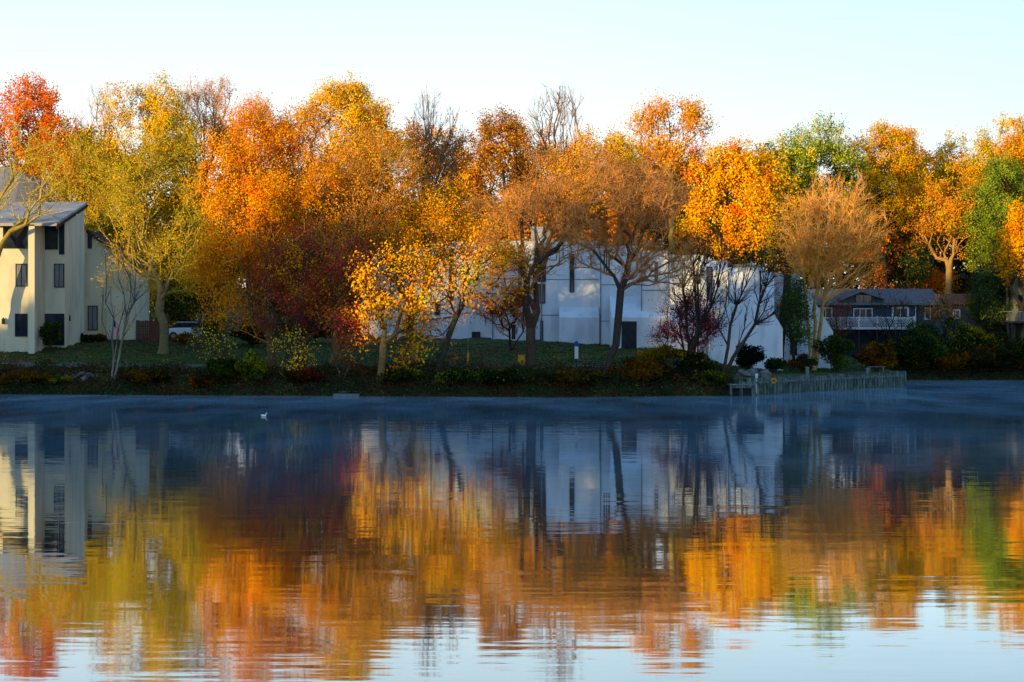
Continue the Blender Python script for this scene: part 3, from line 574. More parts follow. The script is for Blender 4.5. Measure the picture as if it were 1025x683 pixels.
SHR = [
 ('round_bush', 'dark clipped bush against the cream house wall at far left', 21, 141, 26, 338, 350, [(5, (.02, .03, .02))], 41),
 ('patio_plant', 'leafy plant standing before the cream house patio door', 50, 140.5, 24, 316, 352, [(4, DG), (1, GR)], 42),
 ('low_bush', 'low dark bush between patio door and lit window', 80, 148, 26, 333, 350, [(4, DG)], 43),
 ('low_bush', 'low dark bush under the cream house end wall', 97, 148, 24, 335, 350, [(4, DG), (1, RB)], 44),
 ('bank_shrub', 'green shrub on the bank below the scraggy yellow leaved tree', 228, 121.8, 34, 352, 392, [(4, GR), (2, DG)], 45),
 ('bank_shrub', 'yellow tinged shrub on the bank left of the great maple trunk', 252, 121.2, 32, 350, 390, [(2, LG), (1, YE), (5, GR)], 46),
 ('bank_shrub', 'russet low shrub at the waterline below the green shrubs', 205, 121.2, 30, 376, 394, [(4, RB), (3, DG), (1, DO)], 47),
 ('bank_shrub', 'dull brown shrub at the waterline at far left', 28, 123.6, 44, 370, 392, [(3, BR), (2, DG)], 48),
 ('bank_shrub', 'mossy green shrub beside the bank rocks at left', 60, 123.6, 24, 374, 392, [(3, GR), (1, YE)], 49),
 ('bank_shrub', 'brown twiggy shrub right of the pale V shaped sapling', 150, 122.8, 46, 366, 392, [(3, BR), (2, RB), (4, DG)], 50),
 ('bank_shrub', 'crimson shrub among the maple trunks on the bank', 308, 120.6, 40, 366, 394, [(2, (.3, .03, .03)), (4, DG), (2, RB)], 51),
 ('bank_shrub', 'dark green shrub right of the golden tree with lit foot', 408, 119, 40, 366, 394, [(4, DG), (2, GR), (1, YE)], 52),
 ('bank_shrub', 'bright leaved shrub at the foot of the leaning slender tree', 456, 118.3, 34, 368, 394, [(3, DG), (2, LG)], 53),
 ('bank_shrub', 'dark ivy covered shrub left of the big forked tree', 500, 117.6, 50, 368, 394, [(5, DG), (1, LG)], 54),
 ('bank_shrub', 'brown shrub at the water below the blue sign', 570, 117.2, 60, 370, 394, [(4, DG), (3, BR)], 55),
 ('bank_shrub', 'reddish brown shrub right of the multi stemmed tree', 645, 119.5, 56, 356, 394, [(4, BR), (2, RB), (2, DG)], 56),
 ('bank_shrub', 'tan shrub against the white wall near the recess', 662, 134, 36, 345, 362, [(3, BR), (2, OL)], 57),
 ('bank_shrub', 'bright green shrub at the water left of the dock platform', 712, 120.4, 30, 368, 394, [(3, GR), (3, LG), (2, DG)], 58),
 ('bank_shrub', 'dark shrub under the purple leaved tree', 690, 121.5, 40, 350, 392, [(5, DG), (1, OL)], 59),
 ('round_bush', 'big round blackish green bush before the white gable', 748, 130, 46, 342, 378, [(6, (.012, .022, .02)), (2, (.02, .035, .025))], 60),
 ('low_bush', 'small dark bush right of the round blackish bush', 776, 134, 22, 357, 376, [(4, DG)], 61),
 ('low_bush', 'dark bush at the corner of the white building', 803, 137, 34, 354, 374, [(5, DG), (1, RB)], 62),
 ('round_bush', 'rounded green bush behind the middle of the sea wall', 833, 143, 48, 332, 374, [(5, DG), (3, GR)], 63),
 ('round_bush', 'rounded brown bush behind the end of the sea wall', 878, 150, 46, 340, 372, [(4, BR), (2, RB), (2, DG)], 64),
 ('shore_shrub', 'grey green thicket below the white lattice deck', 925, 178.5, 56, 322, 372, [(4, DG), (2, GR)], 65),
 ('shore_shrub', 'dark green thicket in front of the red roofed wing', 965, 178.5, 50, 312, 372, [(4, DG), (2, OL)], 66),
 ('shore_shrub', 'dim thicket at the shore under the olive house deck', 1006, 178.5, 46, 328, 374, [(5, DG), (1, BR)], 67),
 ('shore_shrub', 'brownish thicket under the lattice deck posts', 897, 179, 40, 338, 372, [(3, BR), (3, DG)], 68),
 ('shore_shrub', 'dark thicket right behind the end of the sea wall', 905, 178.8, 60, 346, 378, [(5, DG), (1, BR)], 70),
 ('shore_shrub', 'brown green thicket at the water below the grey siding wing', 945, 178, 60, 344, 378, [(3, DG), (3, BR)], 71),
 ('shore_shrub', 'dusky thicket at the water below the dark cedar', 985, 178, 60, 340, 378, [(4, DG), (1, RB)], 72),
 ('garden_bush', 'low brown bush in front of the white car door', 184, 148, 26, 331, 350, [(4, BR), (3, DG)], 75),
 ('garden_bush', 'dark garden bush hiding the nose of the white car', 212, 146, 40, 312, 350, [(4, DG), (1, OL)], 73),
 ('garden_bush', 'dark garden bush behind the great maple trunk', 252, 150, 50, 318, 350, [(5, DG), (1, RB)], 74),
 ('garden_bush', 'dark garden bush between the crimson maple and white wall', 315, 152, 60, 316, 352, [(5, DG), (1, RB)], 75),
 ('shore_shrub', 'low shore thicket at the right edge of the view', 1035, 178, 40, 335, 375, [(5, DG)], 69)]
for (nm, lab, px, D, w_, y0, y1, pal, sd) in SHR:
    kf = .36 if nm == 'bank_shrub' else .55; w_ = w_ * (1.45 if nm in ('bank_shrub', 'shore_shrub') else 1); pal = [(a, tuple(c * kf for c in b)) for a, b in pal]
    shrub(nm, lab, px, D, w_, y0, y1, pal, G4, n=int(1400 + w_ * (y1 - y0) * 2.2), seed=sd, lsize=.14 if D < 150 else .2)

# stuff: undergrowth on the banks, fallen leaves, far woods
def strip_leaves(name, x0, x1, ta, tb, n, pal, hmax, lsize, seed, hfun=None):
    r = np.random.default_rng(seed); X = r.uniform(x0, x1, n); T = r.uniform(ta, tb, n); Y = shore(X) + T
    dens = 0.5 + 0.5 * np.sin(X * 1.1 + 2 * np.sin(X * .37)) * np.cos(T * 1.3 + X * .6)
    H = hmax * np.clip(dens, 0.05, 1) * r.random(n) ** 1.3
    P = np.stack([X, Y, ground(X, Y) + H + .02], -1); P = P[P[:, 2] > 0.02]
    V, Q = scatter_quads(P, lsize, flat=.3, r=r)
    return tag(mesh_np(name, V, [Q], [LEAF], tint=np.repeat(pal_pick(pal, P, r), 4, 0)), kind='stuff')
tag(strip_leaves('undergrowth', -48, 15, -.1, 6.5, 90000, [(4, (.03, .05, .018)), (3, (.08, .04, .02)), (2, (.11, .045, .02)), (1, (.12, .13, .03))], 1.0, .13, 5), 'tangled ivy and brown undergrowth on the bank', 'undergrowth')
tag(strip_leaves('undergrowth', 33.5, 75, -.1, 10, 30000, [(4, (.03, .045, .02)), (2, (.08, .045, .02))], .9, .2, 6), 'dark undergrowth along the far right shore', 'undergrowth')
tag(strip_leaves('fallen_leaves', -48, 18, 5, 30, 5000, [(3, RB), (2, BR), (2, RB), (1, GO)], .02, .10, 7), 'fallen orange and brown leaves on the lawn', 'leaves')
tag(strip_leaves('grass', -48, 33, 4.5, 34, 50000, [(3, (.035, .085, .018)), (2, (.05, .08, .02))], .10, .12, 8), 'short dark green grass of the lawns', 'grass')

def woods(name, label, cents, n, lsize, pal, seed):
    r = np.random.default_rng(seed); C = np.array([c[:3] for c in cents]); R = np.array([c[3:6] for c in cents])
    k = r.integers(0, len(C), n); q = r.normal(size=(n, 3)); q /= np.linalg.norm(q, axis=1)[:, None]
    f = 1 + .22 * np.sin(q[:, 0] * 7 + k) * np.sin(q[:, 2] * 6 + k * 2)
    P = C[k] + q * (R[k] * (f * r.uniform(.75, 1.0, n))[:, None])
    V, Q = scatter_quads(P, lsize, r=r)
    return tag(mesh_np(name, V, [Q], [LEAF], tint=np.repeat(pal_pick(pal, P, r), 4, 0)), label, 'woods', kind='stuff')
cs = []
r = np.random.default_rng(99)
for x in np.arange(-110, 150, 5.0):
    for row in range(3):
        y = 212 + row * 14 + r.uniform(-4, 4); top = 19.5 + row * 1.6 + r.uniform(-2.2, 2.2); g = float(ground(x, y))
        cs.append((x + r.uniform(-2, 2), y, (top + g) / 2, 4.2, 4.2, (top - g) / 2 + .5))
woods('distant_woods', 'dark autumn woods filling the slope behind all the houses', cs, 170000, .55, [(3, (.10, .045, .015)), (2, (.16, .08, .02)), (2, (.05, .055, .02)), (1, (.3, .12, .02))], 98)
# unseen woods to the left, heights and gaps shaped to shade the far bank
U = np.array([math.cos(AZ), -math.sin(AZ)]); Sh = np.array([-math.sin(AZ), -math.cos(AZ)])
cs = []
def hshadow(u): return np.interp(u, [-170, -140, -128, -115, -100, -90, -80, -60, -40], HTAB)
HTAB = [11, 12, 13.5, 20.5, 23, 25, 25, 25, 25]
for u in np.arange(-175, -30, 3.0):
    for row in range(2):
        s_ = 40 + row * 7; p = Sh * s_ + U * u; H = float(hshadow(u)) + r.uniform(-2.2, 2.2)
        if -89.0 < u < -86.0: H = 14.5
        elif -86.0 < u < -81.0: H = 17.5
        elif -102.5 < u < -96.5: H = 23.0
        elif -109 < u < -102.5: H = 26.0
        g = float(ground(p[0], p[1])); g = max(g, 1.0)
        cs.append((p[0], p[1], (H + g) / 2, 2.6, 2.6, (H - g) / 2))
woods('shade_woods', 'unseen autumn woods on the left shore, shaped to shade the far bank', cs, 150000, .8, [(3, (.3, .12, .02)), (2, (.12, .12, .03)), (2, (.4, .2, .03))], 97)

# ------------------------------------------------------------------ building materials
stucco = surf('cream_stucco', (0.86, 0.76, 0.54), (0.74, 0.66, 0.46), scale=.6, c3=(.50, .49, .34), scale3=.9, amt3=.45, stretch=(1, 1, .35), bump=.15)
white = surf('white_render', (0.82, 0.84, 0.88), (0.72, 0.75, 0.80), scale=.5, c3=(.50, .53, .58), scale3=1.2, amt3=.4, stretch=(1, 1, .3), bump=.1)
trimw = surf('white_trim', (0.78, 0.79, 0.80), (0.70, 0.72, 0.74), scale=3)
shingle = surf('grey_shingle', (0.30, 0.29, 0.31), (0.20, 0.19, 0.21), scale=3.0, stretch=(1, 1, 4), c3=(.38, .36, .36), scale3=9, amt3=.6, bump=.3)
glass = surf('window_glass', (0.012, 0.018, 0.028), (0.03, 0.04, 0.055), scale=1.2, rough=.08, spec=.6)
curtain = surf('curtain', (0.30, 0.30, 0.28), (0.18, 0.18, 0.17), scale=6, stretch=(4, 1, .3))
frm = surf('dark_frame', (0.03, 0.045, 0.07), (0.02, 0.03, 0.05), scale=3)
darkw = surf('dark_wood', (0.06, 0.045, 0.04), (0.04, 0.03, 0.03), scale=3, stretch=(1, 1, .3))
dshingle = surf('dark_shingle', (0.17, 0.18, 0.21), (0.09, 0.10, 0.12), scale=3, stretch=(1, 1, 4), c3=(.24, .24, .25), scale3=9, amt3=.6, bump=.3)
bluew = surf('blue_grey_siding', (0.05, 0.085, 0.12), (0.035, 0.06, 0.085), scale=1.5, stretch=(.3, 1, 5), bump=.3)
greyw = surf('grey_siding', (0.09, 0.11, 0.12), (0.06, 0.075, 0.085), scale=1.5, stretch=(.3, 1, 5))
redroof = surf('red_brown_roof', (0.30, 0.11, 0.07), (0.20, 0.08, 0.06), scale=3, stretch=(1, 1, 3))
olive = surf('olive_siding', (0.20, 0.22, 0.12), (0.15, 0.17, 0.09), scale=2.0, stretch=(5, 5, .3), bump=.3)
fencem = surf('fence_wood', (0.17, 0.075, 0.05), (0.11, 0.05, 0.035), scale=2.5, stretch=(5, 5, .3), bump=.3)
pile = surf('weathered_pile', (0.15, 0.19, 0.16), (0.05, 0.07, 0.06), scale=2.0, stretch=(2, 2, .6), contrast=(.4, .6), c3=(.24, .28, .24), scale3=3, amt3=.6, bump=.4)
plank = surf('grey_plank', (0.26, 0.27, 0.26), (0.16, 0.17, 0.17), scale=3)
concrete = surf('pale_concrete', (0.22, 0.24, 0.25), (0.15, 0.17, 0.17), scale=3)
copper = surf('tan_fascia', (0.50, 0.30, 0.18), (0.38, 0.22, 0.14), scale=3)
rockm = surf('bank_rock', (0.24, 0.22, 0.22), (0.12, 0.11, 0.11), scale=2.5, bump=.5)
black = surf('black_metal', (0.02, 0.02, 0.022), (0.03, 0.03, 0.03), scale=4, rough=.5)
yellow = surf('yellow_paint', (0.75, 0.42, 0.02), (0.62, 0.33, 0.02), scale=4, rough=.5)
bluep = surf('blue_paint', (0.02, 0.10, 0.55), (0.02, 0.08, 0.4), scale=4, rough=.5)
carp = surf('white_car_paint', (0.70, 0.76, 0.84), (0.62, 0.68, 0.76), scale=.5, rough=.25, spec=.5)
rubber = surf('tyre_rubber', (0.02, 0.02, 0.02), (0.03, 0.03, 0.03), scale=5)

def window(mb_parent, px0, px1, y0, y1, D, yf, org, mat=None, frame=None, mull=0, fr_w=.07, inset=.0, rail=False, name='window', label=None):
    """one window: frame mesh with pane child, its picture rectangle projected on the plane y=yf"""
    x0, x1 = PX(px0, yf), PX(px1, yf); z1, z0 = PZ(y0, yf), PZ(y1, yf)
    x0 -= org[0]; x1 -= org[0]; z0 -= org[2]; z1 -= org[2]; y = yf - org[1]
    f = MB(); w_ = fr_w
    f.box(x0 - w_, x0, y - .05, y + .10, z0 - w_, z1 + w_); f.box(x1, x1 + w_, y - .05, y + .10, z0 - w_, z1 + w_)
    f.box(x0, x1, y - .05, y + .10, z1, z1 + w_); f.box(x0, x1, y - .065, y + .10, z0 - w_, z0)
    for i in range(mull):
        xm = x0 + (x1 - x0) * (i + 1) / (mull + 1); f.box(xm - .03, xm + .03, y - .04, y + .06, z0, z1)
    if rail: zm = (z0 + z1) / 2; f.box(x0, x1, y - .035, y + .05, zm - .025, zm + .025)
    fo = f.build(name, frame or frm, mb_parent, label=label)
    p = MB(); p.box(x0, x1, y - .02, y + .015, z0, z1); p.build('pane', mat or glass, fo)
    return fo

def wall_holes(mb, x0, x1, z0, z1, y0, y1):
    mb.box(x0, x1, y0, y1, z0, z1)

# ------------------------------------------------------------------ cream house
org = (PX(65, 142.5), 142.5, 2.6)
H = empty('cream_house', org, 'cream stucco house with sloping roofs and dark windows at far left', 'house')
def lx(px, D): return PX(px, D) - org[0]
def lz(y, D): return PZ(y, D) - org[2]
b = MB()   # main block; front wall right of the fin is set back from the left part
XL = lx(-70, 142.5); 
eave = lz(222, 142.5); back = lz(206, 150.5)
prof = [(0, -.6), (6.5, -.6), (6.5, back - .15), (0, eave - .1)]
b.prism_x([(y, z) for y, z in prof], lx(34, 142.5), 0)
b.prism_x([(-2.4, -.6), (6.5, -.6), (6.5, back - .15), (-2.4, eave - .35)], XL, lx(29, 140.1))
b.build('wall', stucco, H)
b = MB(); b.box(lx(28.2, 139.4), lx(34.6, 139.4), -3.1, 0.05, -.6, eave - .45); b.build('fin_wall', stucco, H, label='narrow sunlit cream fin wall')
# side lean-to wing
b = MB(); x1 = lx(135, 150.5); xa = lx(88, 150.5)
b.prism_y([(xa - 1.5, -.6), (x1, -.6), (x1, lz(266, 150.5)), (xa, lz(234, 150.5)), (xa - 1.5, lz(234, 150.5))], 8.03, 14)
b.build('side_wing', stucco, H)
b = MB(); b.prism_y([(xa - .1, lz(233, 150.5)), (x1 + .35, lz(268, 150.5)), (x1 + .35, lz(266, 150.5)), (xa - .1, lz(229.5, 150.5))], 7.7, 14.3)
b.build('roof', darkw, H, label='dark sloping roof edge of the side wing')
b = MB(); b.prism_x([(-3.1, eave - .55), (6.9, back - .0), (6.9, back + .22), (-3.1, eave - .33)], XL - .4, 0.12)
b.build('roof', surf('pale_roof', (.50, .46, .42), (.34, .33, .33), scale=.5, bump=.1), H, label='pale shed roof rising to the back')
b = MB(); b.prism_x([(-3.2, eave - .75), (6.9, back - .22), (6.9, back + .02), (-3.2, eave - .53)], 0.13, 0.20); b.build('verge_board', darkw, H)
D = 142.5
window(H, 37.5, 57, 225.5, 249, D, 142.46, org, mull=1); window(H, 60, 63.5, 224, 254, D, 142.46, org)
window(H, 55, 63.5, 265, 287, D, 142.46, org, mat=curtain, mull=1)
sd = window(H, 41, 63.5, 315, 345, D, 142.46, org, mull=2, name='patio_door')
for q in ((4, 14, 226, 248), (15.5, 27, 226, 248)): window(H, *q, 140.1, 140.06, org, mull=0)
window(H, 16.5, 26.5, 265, 286, 140.1, 140.06, org, mat=curtain, mull=1)
window(H, 16, 26.5, 315, 336, 140.1, 140.06, org, mull=1)
window(H, 86.8 + 2, 97, 307, 330, 150.5, 150.49, org, mat=curtain, mull=1); window(H, 88.6, 91, 233, 248, 150.5, 150.49, org)
b = MB(); b.box(lx(102, 150.4), lx(106, 150.4), 7.85, 8.02, lz(337, 150.4), lz(309, 150.4)); b.build('pale_strip', surf('pale_strip_mat', (.62, .52, .36), (.55, .45, .3)), H)  # narrow strip in a pale warm tone on the wing wall
for px, y, D_ in ((3.5, 322, 140), (69.5, 319, 144), (71, 326, 145)):
    b = MB(); yy = D_ - 142.5; b.box(lx(px, D_) - .1, lx(px, D_) + .1, yy - .12 - .05, yy + .02, lz(y, D_) - .2, lz(y, D_) + .2)
    b.tube((lx(px, D_), yy - .07, lz(y, D_) + .2), (lx(px, D_), yy - .07, lz(y, D_) + .32), .1, .02, 6); b.build('wall_lamp', black, H)
b = MB(); b.box(XL, -.02, -2.36 if False else .02, .10, 0, 0.01)

# grey roofed house behind
o2 = (PX(5, 160), 160, 3.5)
H2 = empty('grey_roof_house', o2, 'taller house with curved grey shingle roof behind the cream house', 'house')
def rx(px): return PX(px, 160) - o2[0]
def rz(y): return PZ(y, 160) - o2[2]
b = MB(); b.prism_y([(rx(-70), -1), (rx(44), -1), (rx(44), rz(208)), (rx(30), rz(184)), (rx(0), rz(166)), (rx(-70), rz(166))], 3, 13); b.build('wall', stucco, H2)
b = MB()
pr = [(-70, 164), (-4, 164), (12, 169), (26, 180), (38, 194), (46, 209)]
for i in range(len(pr) - 1):
    (a0, c0), (a1, c1) = pr[i], pr[i + 1]
    for k in range(1):
        b.poly([(rx(a0), 0, rz(c0 + 46)), (rx(a1), 0, rz(c1 + 46)), (rx(a1), 3, rz(c1)), (rx(a0), 3, rz(c0))])
        b.poly([(rx(a0), 3, rz(c0)), (rx(a1), 3, rz(c1)), (rx(a1), 13.3, rz(c1)), (rx(a0), 13.3, rz(c0))])
b.poly([(rx(-70), 0.05, -1), (rx(46), 0.05, -1), (rx(46), 0.05, rz(255)), (rx(26), 0.05, rz(226)), (rx(-4), .05, rz(210)), (rx(-70), .05, rz(210))])
b.poly([(rx(46), .05, -1), (rx(46), 3, -1), (rx(46), 3, rz(209)), (rx(46), .05, rz(255))])
b.build('roof', shingle, H2)
b = MB(); b.tube((rx(21.5), 1.6, rz(214)), (rx(21.5), 1.6, rz(199)), .12, .12, 8); b.build('vent_pipe', black, H2)

# ------------------------------------------------------------------ fence, car, flag
def gz_(x, y): return float(ground(x, y))
fx, fy = PX(118, 151), 151.0; fz = gz_(fx, fy)
Fn = empty('wooden_fence', (fx, fy, fz), 'reddish brown board fence between cream house and olive tree', 'fence')
b = MB(); wd = PX(168, 151) - fx; ht = PZ(321, 151) - fz; x = 0
while x < wd:
    hh = ht + random.uniform(-.04, .04); b.box(x, x + .135, -.012 + random.uniform(-.006, .006), .012, -.3, hh); x += .15
b.build('boards', fencem, Fn)
b = MB(); b.box(-.02, wd, .02, .08, .4, .5); b.box(-.02, wd, .02, .08, ht - .5, ht - .4); b.build('rail', fencem, Fn)
for i in range(4): b = MB(); b.box(i * wd / 3 - .06, i * wd / 3 + .06, .085, .2, -.3, ht + .08); b.build('post', fencem, Fn)

cx_, cy_ = PX(192, 152), 152.0; cz_ = gz_(cx_, cy_)
CR_ = empty('parked_car', (cx_, cy_, cz_ + 0.25), 'white car parked in shadow beyond the olive tree trunk', 'car')
bod = [(-2.25, .35), (-2.28, .75), (-2.0, .95), (-1.25, 1.0), (1.35, 1.02), (2.05, .86), (2.22, .6), (2.2, .35)]
b = MB(); b.prism_y(bod, -.85, .85); b.build('body', carp, CR_, bevel=.08)
b = MB(); b.prism_y([(-1.75, 1.0), (-1.15, 1.42), (.35, 1.46), (1.15, 1.02)], -.7, .7); b.build('cabin_glass', glass, CR_, bevel=.04)
b = MB(); b.box(-1.2, .4, -.68, .68, 1.44, 1.5); b.build('car_roof', carp, CR_, bevel=.03)
for sx in (-1.4, 1.4):
    for sy_ in (-.82, .82):
        b = MB(); b.tube((sx, sy_ - .1, .33), (sx, sy_ + .1, .33), .33, .33, 18); wh = b.build('wheel', rubber, CR_)
        b = MB(); b.tube((sx, sy_ - .115, .33), (sx, sy_ + .115, .33), .2, .2, 12); b.build('rim', plank, wh)
b = MB(); b.box(2.16, 2.24, -.8, -.5, .6, .75); b.build('headlight', trimw, CR_); b = MB(); b.box(2.16, 2.24, .5, .8, .6, .75); b.build('headlight', trimw, CR_)

m, N, L = newmat('flag_cloth')
o = N.new('ShaderNodeOutputMaterial'); d_ = N.new('ShaderNodeBsdfDiffuse'); L.new(d_.outputs[0], o.inputs[0])
g_ = N.new('ShaderNodeTexCoord'); sp = N.new('ShaderNodeSeparateXYZ'); L.new(g_.outputs['UV'], sp.inputs[0])
ml = N.new('ShaderNodeMath'); ml.operation = 'MULTIPLY'; ml.inputs[1].default_value = 6.5; L.new(sp.outputs[1], ml.inputs[0])
fc = N.new('ShaderNodeMath'); fc.operation = 'FRACT'; L.new(ml.outputs[0], fc.inputs[0])
gt = N.new('ShaderNodeMath'); gt.operation = 'GREATER_THAN'; gt.inputs[1].default_value = .5; L.new(fc.outputs[0], gt.inputs[0])
mx = N.new('ShaderNodeMix'); mx.data_type = 'RGBA'; mx.inputs[6].default_value = (.55, .03, .04, 1); mx.inputs[7].default_value = (.75, .75, .75, 1); L.new(gt.outputs[0], mx.inputs[0])
c1 = N.new('ShaderNodeMath'); c1.operation = 'LESS_THAN'; c1.inputs[1].default_value = .42; L.new(sp.outputs[0], c1.inputs[0])
c2 = N.new('ShaderNodeMath'); c2.operation = 'GREATER_THAN'; c2.inputs[1].default_value = .46; L.new(sp.outputs[1], c2.inputs[0])
c3 = N.new('ShaderNodeMath'); c3.operation = 'MULTIPLY'; L.new(c1.outputs[0], c3.inputs[0]); L.new(c2.outputs[0], c3.inputs[1])
mx2 = N.new('ShaderNodeMix'); mx2.data_type = 'RGBA'; L.new(c3.outputs[0], mx2.inputs[0]); L.new(mx.outputs[2], mx2.inputs[6]); mx2.inputs[7].default_value = (.02, .03, .18, 1)
L.new(mx2.outputs[2], d_.inputs[0])
fD = 126.5; fx = PX(113, fD); fz = gz_(fx, fD)
FL = empty('flag', (fx, fD, fz), 'small striped flag hanging limp on a pole by the pale sapling', 'flag')
b = MB(); b.tube((0, 0, -.2), (0, 0, PZ(316, fD) - fz), .025, .02, 8); b.build('pole', plank, FL)
ht = PZ(319, fD) - fz; V = []; Q = []; uv = []
nu, nvv = 14, 10
for j in range(nvv + 1):
    for i in range(nu + 1):
        u_ = i / nu; v_ = j / nvv
        X = .03 + .42 * u_; Z = ht - 1.0 * (1 - v_) - .55 * u_ ; Y = .12 * math.sin(u_ * 9) * (.4 + u_)
        V.append((X, Y, Z)); uv.append((u_, v_))
for j in range(nvv):
    for i in range(nu): a = j * (nu + 1) + i; Q.append((a, a + 1, a + nu + 2, a + nu + 1))
me = bpy.data.meshes.new('cloth'); me.from_pydata(V, [], Q); ul = me.uv_layers.new(name='UVMap')
for lp in me.loops: ul.data[lp.index].uv = uv[lp.vertex_index]
me.materials.append(MATS['flag_cloth']); co_ = bpy.data.objects.new('cloth', me); COL.objects.link(co_); co_.parent = FL

# ------------------------------------------------------------------ white building
ow = (PX(560, 150), 150, 3.0)
W = empty('white_building', ow, 'long white flat roofed building with stepped parapets behind the lawn trees', 'building')
def wx(px, D): return PX(px, D) - ow[0]
def wz(y, D): return PZ(y, D) - ow[2]
units = [(362, 430, 251, 161), (430, 492, 244, 157), (492, 541, 243, 154), (541, 600, 243.5, 151.5), (600, 641, 248, 148.5), (641, 668, 253, 146.5),
         (668, 700, 257, 144.5), (700, 728, 263, 142.5), (728, 764, 269.5, 140.5)]
for i, (a0, a1, yt, D) in enumerate(units):
    b = MB(); x0, x1, z1 = wx(a0, D), wx(a1, D), wz(yt, D); y = D - ow[1]
    if i: x0 = max(x0, x1_prev + .0)
    b.box(x0, x1, y, y + 11, -3.2, z1); b.build('wall', white, W)
    b = MB(); b.box(x0 - .06, x1 + .06, y - .08, y + 11, z1 + .002, z1 + .14); b.build('parapet_cap', trimw, W)
    x1_prev = x1
for (a0, a1, yt, D) in units[1:]:
    b = MB(); x0, x1 = wx(a0, D), wx(a1, D); z1 = wz(yt, D); y = D - ow[1]
    b.box(x0 + .05, x1 - .05, y - .025, y - .003, z1 - 3.1, z1 - 3.04); b.box(x0 + .05, x1 - .05, y - .025, y - .003, z1 - 6.1, z1 - 6.04)
    b.box(x0 + .06, x0 + .14, y - .09, y - .004, -3, z1 - .2); b.build('joint_trim', MATS['pale_concrete'], W)
# pier and raking end wall
b = MB(); D = 139; b.box(wx(764, D), wx(775, D), D - ow[1], D - ow[1] + 8, -3, wz(273, D)); b.build('pier', white, W)
b = MB(); b.prism_y([(wx(712, 137.5), -3), (wx(783.5, 137.5), -3), (wx(783.5, 137.5), wz(329, 137.5)), (wx(764, 137.5), wz(296, 137.5)), (wx(741, 137.5), wz(292, 137.5)), (wx(712, 137.5), wz(330, 137.5))], -12.5, -10.6)
b.build('gable_wall', white, W, label='white end wall with a raking top')
b = MB(); b.prism_y([(wx(781, 148), -3), (wx(834, 148), -3), (wx(834, 148), wz(332, 148)), (wx(801, 148), wz(279, 148)), (wx(801, 148), wz(273, 148)), (wx(781, 148), wz(273, 148))], -2, 6); b.build('gable_wall', white, W, label='rear white end wall with a long raking top')
b = MB(); b.box(wx(783, 148), wx(801.5, 148), -2.1, 6, wz(273, 148) + .01, wz(271, 148)); b.build('fascia', copper, W)
b = MB(); b.box(wx(734, 140.5), wx(762, 140.5), -9.75, -9.3, wz(269.4, 140.5) + .15, wz(265, 140.5)); b.build('fascia', copper, W)
b = MB(); b.box(wx(761.2, 140), wx(762.8, 140), -9.75, -9.6, wz(293, 140), wz(271, 140)); b.build('downpipe', black, W)
# low raking bays against the long wall
for (a0, a1, yt0, yt1, D, dd) in ((612, 668, 292, 318, 145.5, 3.5), (560, 600, 300, 318, 150, 2.5), (672, 706, 300, 322, 141.8, 3)):
    b = MB(); yb = D - ow[1]
    b.prism_x([(yb, -3), (yb, wz(yt1, D)), (yb + dd, wz(yt0, D)), (yb + dd, -3)], wx(a0, D), wx(a1, D)); b.build('bay', white, W)
def bwin(*a, **k): return window(W, *a, **k)
bwin(537.5, 545, 249, 281, 151.5, 151.4 if False else 151.46, ow, mull=0, mat=darkw, fr_w=.12); bwin(538, 545, 285, 303, 151.5, 151.46, ow, mat=glass)
bwin(519.5, 521.5, 250, 296, 154, 153.96, ow); bwin(436, 439.5, 304, 315, 157, 156.96, ow); bwin(473, 480, 333, 342, 157, 156.96, ow)
bwin(604, 610.5, 250, 274, 148.5, 148.46, ow, mull=2, frame=trimw); bwin(450, 453, 250, 300, 157, 156.96, ow)
bwin(571, 574, 255, 292, 151.5, 151.46, ow); bwin(512, 516, 325, 340, 154, 153.96, ow, frame=trimw)
bwin(623.5, 636, 323, 353, 145.5, 145.46, ow, mull=1, name='doorway', mat=glass, fr_w=.1)
bwin(708, 712, 268, 300, 142.5, 142.46, ow); bwin(655, 659, 262, 284, 146.5, 146.46, ow, frame=trimw)
bwin(541.5, 543, 322, 350, 151.5, 151.46, ow); bwin(792, 797, 335, 355, 148, 147.96, ow, frame=frm)
D = 160; b = MB(); b.box(wx(532, D), wx(553, D), 10, 13, 2, wz(229, D)); b.box(wx(531, D), wx(554, D), 9.9, 13.1, wz(229, D), wz(227, D)); b.build('chimney', surf('pale_chimney', (.42, .42, .44), (.3, .3, .32)), W)
for (a0, a1, y0, y1, D) in ((703, 706, 257.5, 263, 143), (707.5, 713, 259, 263, 143), (750, 758, 263.5, 266, 142.5)):
    b = MB(); z0 = wz(y1, D) - .4; b.box(wx(a0, D), wx(a1, D), -6.8, -6, z0, wz(y0, D)); b.tube(((wx(a0, D) + wx(a1, D)) / 2, -6.4, wz(y0, D)), ((wx(a0, D) + wx(a1, D)) / 2, -6.4, wz(y0, D) + .15), .1, .1, 8); b.build('roof_vent', trimw, W)

